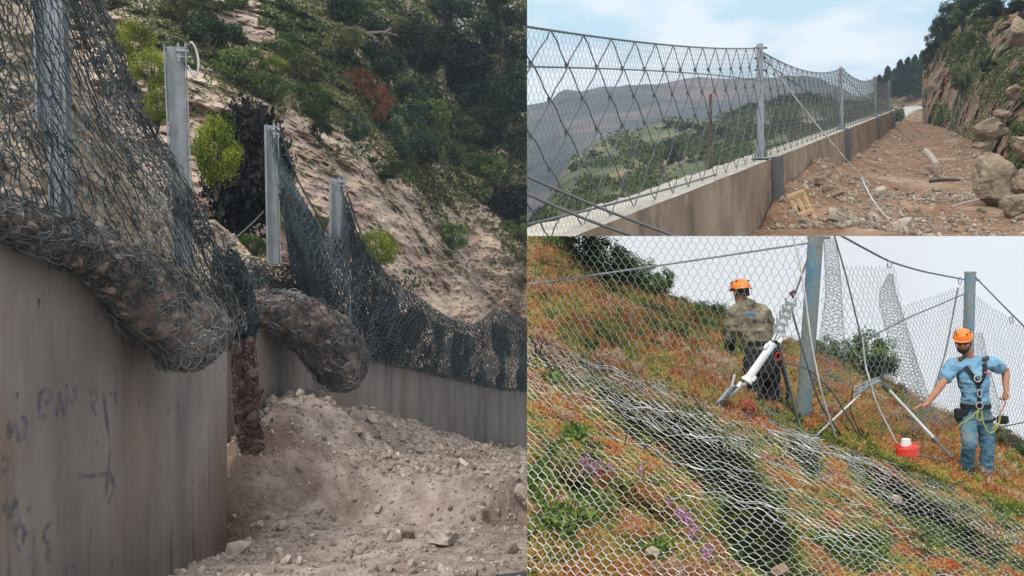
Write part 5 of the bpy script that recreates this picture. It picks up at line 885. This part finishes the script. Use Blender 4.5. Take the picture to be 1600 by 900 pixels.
# bushes on the crest
LM['lush'] = leafmat('leaves_lush', [(0, (.03, .055, .015)), (.5, (.09, .16, .035)), (1, (.19, .27, .07))], vary=.2)
proto('green', 'lush', (21, 22), n=7000, leaf=.075, clumps=44, cr=.27)
for kind, x, y, rx, ry, d, lab in [('green', 846, 392, 52, 40, 16.2, 'green bush in the upper left corner of the slope'), ('green', 900, 400, 48, 42, 16.0, 'dark green bush on the crest, second from the left corner'), ('green', 948, 412, 44, 38, 15.8, 'green bush on the crest in the left third'), ('green', 985, 428, 36, 32, 15.8, 'dark olive tree on the crest with gaps in its crown'), ('green', 1014, 446, 28, 30, 15.6, 'green bush on the crest under the thick cable'), ('olive', 960, 440, 30, 18, 15.5, 'low olive bush below the dark crest tree'),
                               ('green', 1038, 436, 15, 18, 16, 'thin leafy sapling at the right end of the crest trees'), ('green', 1090, 494, 40, 22, 16, 'green bush on the crest left of the worker in khaki'), ('green', 1060, 480, 22, 14, 16.5, 'small green bush on the crest beside the sapling'), ('green', 1125, 492, 16, 20, 16.5, 'pointed green bush just left of the worker in khaki'), ('green', 1353, 555, 40, 40, 16, 'round green tree on the crest behind the clamped joint'), ('dark', 1372, 578, 24, 24, 15.6, 'dark shrub at the right foot of the round green tree'),
                               ('green', 1292, 548, 24, 24, 16, 'green bush behind the bunched net edge by the near post'), ('dark', 1408, 610, 9, 12, 15.8, 'tiny dark shrub on the crest right of the round tree'), ('green', 1468, 658, 22, 12, 16, 'low green bush behind the hanging strip on the crest'), ('olive', 1568, 680, 26, 16, 14, 'olive bush behind the worker in the blue shirt'), ('green', 1600, 700, 24, 14, 14, 'green bush at the right edge behind the worker'), ('green', 1240, 548, 18, 18, 16.5, 'green bush left of the near post behind the netting'), ('olive', 860, 425, 30, 16, 15.8, 'olive bush under the corner bushes')]:
    shrub(kind, x, y, rx, ry, d, lab, 'tree' if 'tree' in lab.split(' on ')[0] else 'shrub', name='tree' if 'tree' in lab.split(' on ')[0] else 'shrub')
# twigs
mb = MB(); g = np.random.default_rng(2)
for cx, cy in [(835, 560), (865, 575), (905, 570), (940, 590), (1252, 720), (1420, 690), (1000, 700), (1120, 660), (1380, 700), (1490, 760)]:
    for k in range(5): p = onslope(np.array([cx + g.normal() * 14]), np.array([cy + g.normal() * 6]))[0] + P(cx, cy, -.08); q = p + g.normal(size=3) * [.16, .08, .08] + [0, 0, .06]; mb.tube([p, (p + q) / 2 + g.normal(size=3) * .02, q], [.012, .009, .004], 5)
tag(mb.build('twigs', M['bark']), 'dead dark twigs lying on the heather', None, None, 'stuff')

# ---- people
def caps(mb, pts, rad, side=(1, 0, 0), n=14):     # tapered rounded limb through points
    pts = np.array(pts, float); rad = np.array([(q, q) if np.isscalar(q) else q for q in rad], float); d0 = pts[1] - pts[0]; d1 = pts[-1] - pts[-2]; d0 /= np.linalg.norm(d0); d1 /= np.linalg.norm(d1)
    C, Rr = [], []
    for k in (.95, .6, .2): C.append(pts[0] - d0 * rad[0].mean() * k); Rr.append(rad[0] * math.sqrt(1 - k * k))
    C += list(pts); Rr += list(rad)
    for k in (.2, .6, .95): C.append(pts[-1] + d1 * rad[-1].mean() * k); Rr.append(rad[-1] * math.sqrt(1 - k * k))
    mb.loft(C, Rr, side, n=n)
def hand(mb, wrist, dirn, palm_n, curl, size=.19, thumb=1):
    d = np.array(dirn, float); d /= np.linalg.norm(d); n_ = np.array(palm_n, float); n_ -= d * (n_ @ d); n_ /= np.linalg.norm(n_); s = np.cross(d, n_); w = np.array(wrist, float); L_ = size
    caps(mb, [w, w + d * L_ * .25, w + d * L_ * .48], [(.030, .020), (.042, .017), (.040, .014)], s)
    for k, (o_, ln) in enumerate(((-.030, .40), (-.010, .47), (.011, .44), (.030, .35))):
        b = w + d * L_ * .48 + s * o_; c1 = curl; l = ln * L_; e1 = d * math.cos(c1) + n_ * math.sin(c1); e2 = d * math.cos(2 * c1) + n_ * math.sin(2 * c1); sp = s * o_ * .25
        caps(mb, [b, b + e1 * l * .45 + sp, b + e1 * l * .45 + e2 * l * .5 + sp * 1.5], [.0105, .0095, .0085], s, 8)
    b = w + d * L_ * .12 - s * thumb * .034; caps(mb, [b, b - s * thumb * .03 + d * .04 + n_ * .012, b - s * thumb * .035 + d * .075 + n_ * .025], [.014, .0115, .0095], n_, 8)
m_skin = mat('tanned_skin', (.40, .19, .115), 12, rough=.55, bump=.05); m_hair = mat('dark_hair', (.02, .015, .012), 30); m_helm = mat('orange_helmet_plastic', [(.35, (.70, .17, .02)), (.6, (.86, .24, .03))], 9, rough=.42, bump=.05, spec=.4)
m_black = mat('black_webbing', (.018, .018, .02), 20, bump=.2); m_tee = mat('light_blue_cotton', [(.35, (.13, .27, .40)), (.65, (.20, .37, .51))], 4, bump=.35, bscale=14, bdist=.02); m_jean = mat('faded_jeans', [(.3, (.035, .10, .17)), (.5, (.075, .17, .24)), (.62, (.16, .19, .19)), (.8, (.26, .24, .19))], 3.2, 8, bump=.4, bscale=16, bdist=.02)
m_khaki = mat('khaki_camouflage_cloth', [(.38, (.06, .055, .03)), (.5, (.17, .145, .09)), (.62, (.29, .25, .16))], 7, 8, bump=.4, bscale=12, bdist=.02); m_dark = mat('black_work_trousers', [(.3, (.012, .012, .013)), (.7, (.04, .038, .038))], 6, bump=.4, bscale=16, bdist=.02)
m_boot = mat('brown_leather', (.05, .035, .022), 10); m_lens = mat('dark_lens', (.012, .010, .012), 3, rough=.1, bump=0, spec=.6); m_rope = mat('yellow_green_rope', (.36, .38, .10), 40, bump=.3)
def fold(s, a=.006): return lambda v: a * fbm(v * s, 3, 4, .5, True) - a * .3
def frame(fwd, up=(0, 0, 1)):
    f = np.array(fwd, float); f /= np.linalg.norm(f); u = np.array(up, float); u -= f * (u @ f); u /= np.linalg.norm(u); l = np.cross(u, f); return np.stack([l, -f, u], 1)   # columns: local x (left->right), y (back), z up
def headpart(mb, c, Mx):
    T = lambda p: c + Mx @ np.array(p, float)
    z = [-.125, -.118, -.095, -.06, -.02, .03, .07, .10, .118, .125]; C = [T((0, o_, q)) for q, o_ in zip(z, (-.045, -.045, -.035, -.018, -.005, 0, .004, .005, .004, .004))]; rr = [(.012, .02), (.03, .035), (.052, .062), (.064, .080), (.072, .093), (.077, .099), (.074, .096), (.058, .075), (.032, .042), (.01, .012)]
    mb.loft(C, rr, Mx[:, 0], n=20); caps(mb, [T((0, -.088, .022)), T((0, -.106, -.008)), T((0, -.112, -.028))], [.009, .013, .015], Mx[:, 0], 8)
    for s in (-1, 1): caps(mb, [T((s * .076, .008, .02)), T((s * .079, .012, -.025))], [(.010, .020), (.008, .014)], Mx[:, 0], 8)
    caps(mb, [T((-.045, -.083, .035)), T((0, -.094, .038)), T((.045, -.083, .035))], [.008, .011, .008], (0, 0, 1), 8); caps(mb, [T((-.024, -.084, -.062)), T((0, -.092, -.062)), T((.024, -.084, -.062))], [.006, .009, .006], (0, 0, 1), 8); caps(mb, [T((0, -.078, -.098)), T((0, -.075, -.106))], [.02, .02], Mx[:, 0], 8)
def helmet(root, c, Mx, strap=True):
    T = lambda p: c + Mx @ np.array(p, float); mb = MB(); nu, nv = 40, 16; G = np.zeros((nu, nv, 3))
    for i in range(nu):
        for j in range(nv):
            a = 2 * math.pi * i / nu; b = math.pi / 2 * j / (nv - 1); ra, rb, rc = .106, .136, .108; rid = 1 + .035 * max(0, math.cos(4 * a)) * math.cos(b) * math.sin(2 * b); r_ = math.cos(b) * rid; lip = 1.04 if j == 0 else 1
            G[i, j] = T((ra * r_ * math.cos(a) * lip, rb * r_ * math.sin(a) * lip + .006, .048 + rc * math.sin(b) - (.022 * (math.sin(a) > .3) * (1 - j / nv)) ))
    mb.grid(G, closed_u=True); In = T((0, .006, .07)) + (G - T((0, .006, .07))) * .95; mb.grid(In, closed_u=True)
    mb.grid(np.stack([G[:, 0], In[:, 0]], 1), closed_u=True); mb.build('helmet', m_helm, root, smooth=True)
    mb = MB(); g = [];  
    for a in np.linspace(math.pi * 1.18, math.pi * 1.82, 12): g.append([T((.104 * math.cos(a), .134 * math.sin(a) + .006, .052)), T((.112 * math.cos(a), .165 * math.sin(a) + .006, .040)), T((.104 * math.cos(a), .134 * math.sin(a) + .006, .044))])
    mb.grid(np.array(g)); mb.build('brim', m_helm, root)
    for s in (-1, 1):
        for a in (-1.05, -.35, .45):
            mb = MB(); b = .72; q = [T((.108 * math.cos(b) * 1.02 * s * math.cos(a * .8), .138 * math.cos(b) * math.sin(a) + .006 + dx, .05 + .110 * math.sin(b) * (1 - .12 * abs(a)) + .002)) for dx in (-.022, .022)]; mb.loft([q[0], (np.array(q[0]) + q[1]) / 2 + Mx[:, 2] * .003, q[1]], [(.003, .006), (.008, .008), (.003, .006)], Mx[:, 0], n=8); mb.build('vent', m_black, root)
    if strap:
        mb = MB()
        for s in (-1, 1): mb.tube([T((s * .084, .02, .05)), T((s * .080, -.015, -.04)), T((s * .05, -.055, -.105)), T((0, -.07, -.135))], .006, 5); mb.tube([T((s * .078, .07, .04)), T((s * .080, -.01, -.05))], .006, 5)
        mb.build('chin_strap', m_black, root)
# worker in the blue shirt
D = 10.4
def J(x, y, o_=0.): return P(x, y, D) + np.array([0, o_, 0])
root = empty('person', Vector(J(1520, 752)), 'person in a light blue shirt, jeans and orange helmet, one hand on the grey pole', 'person', 'workers on the slope')
hips, waist, belly, chest, neck0 = J(1526, 645, .02), J(1524, 626), J(1522, 606, -.01), J(1519, 585), J(1518, 566, .02)
shL, shR = J(1487, 572, -.02), J(1551, 568, .03); elL, wrL = J(1460, 602, -.14), J(1434, 628, -.22); elR, wrR = J(1580, 580, .12), J(1572, 612, .0)
hc = J(1503, 533, -.03); Mx = frame((-.52, -.80, -.30))
b = MB(); caps(b, [hips, waist, belly, chest, J(1518, 572, .02)], [(.14, .105), (.12, .088), (.12, .088), (.155, .10), (.115, .075)]); caps(b, [J(1518, 572, .02), J(1514, 557, .01), J(1508, 543, -.01)], [.062, .056, .058]); caps(b, [shL, J(1503, 568, .0), J(1534, 566, .02), shR], [.062, .07, .07, .062], (0, 0, 1))
caps(b, [shL, (shL + elL) / 2, elL], [.058, .05, .042]); caps(b, [elL, (elL * .6 + wrL * .4), wrL], [.043, .041, .027]); caps(b, [shR, (shR + elR) / 2, elR], [.058, .052, .044]); caps(b, [elR, (elR * .6 + wrR * .4), wrR], [.045, .043, .028])
hL, hR = J(1512, 650, .01), J(1539, 652, .02); knL, anL = J(1497, 688, -.26), J(1503, 734, -.08); knR, anR = J(1541, 700, -.03), J(1541, 752, .03)
for a, c_, e_ in ((hL, knL, anL), (hR, knR, anR)): caps(b, [a, (a + c_) / 2, c_], [.078, .07, .055]); caps(b, [c_, c_ * .6 + e_ * .4, e_], [.055, .052, .036])
headpart(b, hc, Mx); hand(b, wrL, (-1, -.15, -.18), (.0, -.3, -1), .22, .19, -1); hand(b, wrR, (-.35, -.2, -1), (-1, -.3, .2), 1.0, .18, 1)
body = remesh(b.build('body', m_skin, root), .0075, 2)
t = MB(); caps(t, [J(1525, 634, .01), J(1523, 618), belly, chest, J(1518, 573, .02)], [(.148, .118), (.145, .112), (.150, .115), (.182, .128), (.13, .098)]); caps(t, [shL, J(1503, 569, .0), J(1534, 567, .02), shR], [.078, .082, .082, .078], (0, 0, 1))
caps(t, [shL, shL * .45 + elL * .55], [.078, .070]); caps(t, [shR, shR * .45 + elR * .55], [.078, .072]); o = remesh(t.build('shirt', m_tee, root), .010, 3, fold(10, .013))
t = MB(); caps(t, [J(1525, 632, .01), hips, J(1525, 655, .02)], [(.152, .118), (.162, .122), (.14, .11)]);
for a, c_, e_ in ((hL, knL, anL), (hR, knR, anR)): caps(t, [a + [0, 0, -.02], (a + c_) / 2, c_], [.096, .086, .072]); caps(t, [c_, c_ * .5 + e_ * .5, e_], [.073, .070, .066])
remesh(t.build('jeans', m_jean, root), .011, 3, fold(13, .010))
for e_ in (anL, anR): t = MB(); caps(t, [e_ + [0, .03, -.06], e_ + [-.02, -.09, -.075], e_ + [-.03, -.17, -.085]], [(.048, .05), (.048, .04), (.042, .028)]); caps(t, [e_ + [0, .01, .04], e_ + [0, .02, -.04]], [.052, .052]); remesh(t.build('boot', m_boot, root), .010, 2)
helmet(root, hc, Mx)
T = lambda p: hc + Mx @ np.array(p, float)
t = MB(); g = [[T((.082 * math.sin(a), -.100 * math.cos(a) - .004, .030)), T((.080 * math.sin(a), -.104 * math.cos(a) - .004, .006 - .012 * abs(math.cos(a * 1.2)) * (abs(a) > .15))), T((.076 * math.sin(a), -.092 * math.cos(a), .004))] for a in np.linspace(-1.15, 1.15, 24)]; t.grid(np.array(g)); 
for s in (-1, 1): t.tube([T((s * .076, -.04, .022)), T((s * .080, .02, .02))], .004, 5)
t.build('sunglasses', m_lens, root)
t = MB(); g = []
for a in np.linspace(-1.5, 1.5, 22): g.append([T(((.0695 + .006) * math.sin(a), -(.083 + .006) * math.cos(a) - .018, -.055 - .012 * math.cos(a) ** 4)), T((.064 * math.sin(a), -.074 * math.cos(a) - .032, -.09)), T((.045 * math.sin(a), -.05 * math.cos(a) - .04, -.118)), T((.02 * math.sin(a), -.02 * math.cos(a) - .045, -.13))])
t.grid(np.array(g)); t.build('beard', mat('dark_stubble', (.075, .042, .03), 60), root, smooth=True)
t = MB(); g = [[T((.0805 * math.cos(a), .1015 * math.sin(a) + .004, z_)) for z_ in (.06, .02, -.015 - .03 * max(0, math.sin(a)))] for a in np.linspace(.12, math.pi - .12, 20)]; t.grid(np.array(g)); t.build('hair', m_hair, root, smooth=True)
# harness
t = MB(); fr = lambda x, y, o_: J(x, y, o_)
def band(pts, w, th=.006, m=m_black, nm='strap', par=root): q = smoothpath(pts, 14); t = MB(); t.loft(q, [(w, th)] * len(q), [1, 0, .2], n=6); return t.build(nm, m, par)
band([fr(1498, 560, .06), fr(1499, 566, -.06), fr(1508, 582, -.145), fr(1518, 598, -.142)], .026); band([fr(1536, 558, .07), fr(1535, 565, -.05), fr(1530, 582, -.135), fr(1520, 598, -.142)], .026); band([fr(1519, 595, -.145), fr(1520, 615, -.135), fr(1521, 634, -.135)], .022)
for x_, y_ in ((1516, 589), (1519, 631)): a = np.linspace(0, 6.283, 14); t = MB(); t.tube(fr(0, 0, 0) * 0 + np.stack([J(x_ + 5.2 * math.cos(q), y_ + 5.2 * math.sin(q), -.165) for q in a]), .007, 6, cap=False); t.build('ring', M['wire_bright'], root)
t = MB(); an = np.linspace(0, 6.283, 30)
t.grid(np.stack([np.stack([J(1525 + 22.8 * math.cos(q), 634 + dy, .01) + [0, .138 * math.sin(q), 0] for q in an]) for dy in (-3.5, 3.5)], 1)); t.grid(np.stack([np.stack([J(1525 + 22 * math.cos(q), 634 + dy, .01) + [0, .13 * math.sin(q), 0] for q in an]) for dy in (-3.5, 3.5)], 1)); t.build('belt', m_black, root)
for sx, kx_, cx_ in ((1505, 1509, 1511), (1541, 1545, 1540)):
    t = MB(); q = [J(cx_ + 13.4 * math.cos(w_), 656 - 2.5 * math.cos(w_), .01) + [0, .108 * math.sin(w_), 0] for w_ in an]; t.tube(q, .014, 6, cap=False); t.build('leg_loop', m_black, root)
for cx_, cy_, w_, h_ in ((1494, 646, .05, .13), (1563, 655, .07, .09), (1503, 644, .05, .08)): t = MB(); c = J(cx_, cy_, -.05); t.loft([c + [0, 0, -h_ / 2], c + [0, 0, -h_ / 3], c + [0, 0, h_ / 3], c + [0, 0, h_ / 2]], [(w_ * .7, .03), (w_, .045), (w_, .045), (w_ * .8, .03)], [1, 0, 0], n=10); t.build('tool_pouch', m_black, root)
for x_, y_, dx, dy in ((1551, 628, 4, 10), (1519, 612, 3, 6)): t = MB(); t.tube([J(x_ + dx * math.cos(q), y_ + dy * math.sin(q), -.16) for q in np.linspace(0, 6.283, 14)], .006, 5, cap=False); t.build('carabiner', M['wire_bright'], root)
for pts in ([(1519, 636, -.16), (1513, 648, -.17), (1517, 655, -.17), (1525, 652, -.16), (1523, 638, -.15)], [(1519, 636, -.16), (1505, 652, -.15), (1492, 660, -.12), (1489, 668, -.1)], [(1552, 638, -.15), (1553, 655, -.15), (1545, 672, -.14), (1534, 676, -.15), (1527, 664, -.16), (1524, 650, -.15)], [(1552, 638, -.15), (1550, 660, -.14), (1540, 668, -.13)]):
    t = MB(); t.tube(smoothpath([J(*q) for q in pts], 18), .008, 6); t.build('rope_loop', m_rope, root)
for s in (0, 1):
    x_ = (1500, 1537)[s]; t = MB(); caps(t, [J(x_ - 3, 561, -.05), J(x_ + 3, 559, -.03)], [.026, .026]); t.build('shoulder_buckle', mat('dull_olive_pad', (.07, .07, .05), 10) if s == 0 else bpy.data.materials['dull_olive_pad'], root)
t = MB(); caps(t, [J(1569, 628, -.03), J(1563, 640, -.05)], [.011, .006], n=8); t.build('tool_handle', m_red, root)
t = MB(); 
for q in ((1530, 581), (1533, 580), (1536, 583)): c = J(*q, -.137); t.loft([c + [-.012, 0, 0], c + [.0, -.004, .008], c + [.014, 0, 0]], [(.009, .003)] * 3, [0, 0, 1], n=6)
t.build('chest_emblem', mat('pink_print', (.6, .08, .16), 5, bump=0), root)
# worker in khaki, seen from behind
D = 9.95
root = empty('person', Vector(J(1195, 650)), 'person seen from behind in a khaki shirt, black trousers and orange helmet', 'person', 'workers on the slope')
hips, waist, belly, chest = J(1189, 560), J(1186, 540, .0), J(1181, 520, .02), J(1172, 498, .06); shL, shR = J(1148, 493, .05), J(1194, 490, .08); elL, wrL = J(1141, 528, .08), J(1150, 548, .22); elR, wrR = J(1213, 524, .12), J(1222, 548, .28); hc = J(1161, 457, .10); Mx = frame((-.35, .90, -.18))
b = MB(); caps(b, [hips, waist, belly, chest, J(1168, 482, .07)], [(.16, .12), (.15, .11), (.155, .115), (.18, .12), (.13, .09)]); caps(b, [J(1168, 484, .08), J(1165, 473, .09), J(1162, 464, .1)], [.065, .06, .06]); caps(b, [shL, J(1160, 488, .07), J(1182, 486, .08), shR], [.07, .075, .075, .07], (0, 0, 1))
for s_, e_, w_ in ((shL, elL, wrL), (shR, elR, wrR)): caps(b, [s_, (s_ + e_) / 2, e_], [.062, .055, .047]); caps(b, [e_, e_ * .6 + w_ * .4, w_], [.047, .044, .03])
hL, hR = J(1178, 564), J(1201, 564); knL, anL = J(1180, 604, .10), J(1192, 648, .0); knR, anR = J(1212, 602, .16), J(1207, 650, .12)
for a, c_, e_ in ((hL, knL, anL), (hR, knR, anR)): caps(b, [a, (a + c_) / 2, c_], [.09, .08, .06]); caps(b, [c_, c_ * .6 + e_ * .4, e_], [.06, .055, .04])
headpart(b, hc, Mx); hand(b, wrL, (.1, 1, -.4), (1, 0, 0), .5, .18, 1); hand(b, wrR, (.0, 1, -.4), (-1, 0, 0), .7, .18, -1); remesh(b.build('body', m_skin, root), .008, 2)
t = MB(); caps(t, [J(1187, 540), J(1185, 528), belly, chest, J(1168, 483, .07)], [(.165, .13), (.172, .13), (.185, .135), (.20, .14), (.13, .10)]); caps(t, [shL, J(1160, 488, .07), J(1182, 486, .08), shR], [.085, .09, .09, .085], (0, 0, 1)); caps(t, [J(1168, 484, .08), J(1166, 477, .09)], [.075, .07])
for s_, e_, w_ in ((shL, elL, wrL), (shR, elR, wrR)): caps(t, [s_, (s_ + e_) / 2, e_], [.082, .076, .068]); 
remesh(t.build('shirt', m_khaki, root), .011, 3, fold(9, .016))
for e_, w_ in ((elL, wrL), (elR, wrR)): t = MB(); caps(t, [e_, w_ * .8 + e_ * .2], [.062, .05]); remesh(t.build('sleeve', m_dark, root), .011, 2, fold(10, .008))
t = MB(); caps(t, [J(1187, 536), hips, J(1189, 572)], [(.165, .125), (.178, .135), (.15, .12)])
for a, c_, e_ in ((hL, knL, anL), (hR, knR, anR)): caps(t, [a, (a + c_) / 2, c_], [.115, .105, .09]); caps(t, [c_, c_ * .5 + e_ * .5, e_], [.09, .085, .078])
remesh(t.build('trousers', m_dark, root), .012, 3, fold(9, .014))
for e_ in (anL, anR): t = MB(); caps(t, [e_ + [0, -.03, -.05], e_ + [0, .09, -.07], e_ + [0, .16, -.08]], [(.05, .05), (.048, .04), (.04, .028)]); remesh(t.build('boot', m_boot, root), .010, 2)
helmet(root, hc, Mx, False); T = lambda p: hc + Mx @ np.array(p, float)
t = MB(); g = [[T((.083 * math.cos(a), .105 * math.sin(a) + .004, z_)) for z_ in (.06, .02, -.03 - .03 * max(0, math.sin(a)))] for a in np.linspace(-.1, math.pi + .1, 22)]; t.grid(np.array(g)); t.build('hair', m_hair, root, smooth=True)
t = MB(); t.grid(np.stack([np.stack([J(1187 + 23.5 * math.cos(q), 536 + dy) + [0, .15 * math.sin(q), 0] for q in an]) for dy in (-4, 4)], 1)); t.build('belt', m_black, root)
t = MB(); c = J(1170, 491, -.085); t.loft([c + [-.06, 0, .0], c + [-.03, -.004, .006], c + [.03, -.004, 0], c + [.06, 0, -.006]], [(.012, .003), (.022, .003), (.02, .003), (.01, .003)], [0, 0, 1], n=8); o = t.build('back_print', mat('blue_print', (.08, .2, .36), 20, bump=0), root); o['label'] = 'small faded blue print between the shoulders'
t = MB(); caps(t, [J(1213, 545, -.02), J(1218, 562, -.02)], [.05, .045]); remesh(t.build('tool_pouch', m_black, root), .012, 2); t = MB(); t.tube(smoothpath([J(1214, 560, -.05), J(1226, 590, -.06), J(1229, 620, -.06)], 12), .02, 7); caps(t, [J(1229, 612, -.06), J(1227, 628, -.06)], [.024, .014]); t.build('hanging_strap', m_black, root)
t = MB(); t.tube([J(1212 + 4 * math.cos(q), 556 + 6 * math.sin(q), -.09) for q in np.linspace(0, 6.283, 14)], .008, 5, cap=False); t.build('carabiner', mat('red_anodised', (.6, .06, .02), 3, rough=.35), root)
# ================================================================ finishing: cut each scene at its edge, air, tidy up
for p_ in PROTOS:
    for ch in list(p_.children): bpy.data.objects.remove(ch)
    bpy.data.objects.remove(p_)
bpy.context.view_layer.update()
kx = (823.6 - 800) / F; kz = (450 - 368.8) / F
PL = {'L': [((1, -kx, 0),)], 'TR': [((-1, kx, 0),), ((0, kz, -1),)], 'BR': [((-1, kx, 0),), ((0, -kz, 1),)]}     # outward normals of planes through the origin
for o in list(bpy.data.objects):
    if o.type != 'MESH': continue
    t = o
    while t.parent: t = t.parent
    pk = t.get('_p')
    if not pk: continue
    mw = o.matrix_world; me = o.data; v = np.zeros(len(me.vertices) * 3, np.float32); me.vertices.foreach_get('co', v); v = v.reshape(-1, 3); mm = np.array(mw); w = v @ mm[:3, :3].T + mm[:3, 3]
    for (nr_,) in PL[pk]:
        n_ = np.array(nr_); n_ = n_ / np.linalg.norm(n_)
        if (w @ n_).max() > .002:
            if (w @ n_).min() > 0: bpy.data.objects.remove(o); o = None; break
            if me.users > 1: me = me.copy(); o.data = me
            bm = bmesh.new(); bm.from_mesh(me); inv = mw.inverted(); co = inv @ Vector((0, 0, 0)); no = (mw.to_3x3().transposed() @ Vector(n_)).normalized()
            bmesh.ops.bisect_plane(bm, geom=bm.verts[:] + bm.edges[:] + bm.faces[:], dist=1e-6, plane_co=co, plane_no=no, clear_outer=True); bm.to_mesh(me); bm.free(); me.update()
for o in list(bpy.data.objects):
    if o.type == 'EMPTY' and not o.children and not o.parent: bpy.data.objects.remove(o)
for o in bpy.data.objects:
    for k in ('_p', '_w'):
        if k in o: del o[k]
# air between the camera and the far hills
mb = MB(); mb.box((100, 385, 60), (1500, 870, 560)); o = mb.build('haze', [newmat('air')[0]], loc=(0, 0, 0)); m = o.data.materials[0]; t = m.node_tree; t.nodes.remove(t.nodes['Principled BSDF'])
pv = t.nodes.new('ShaderNodeVolumePrincipled'); pv.inputs['Color'].default_value = (.64, .78, .95, 1); pv.inputs['Density'].default_value = .0006; t.links.new(pv.outputs[0], t.nodes['Material Output'].inputs['Volume'])
tag(o, 'thin pale air haze', None, None, 'stuff')
for k in ('_p', '_w'):
    if k in o: del o[k]
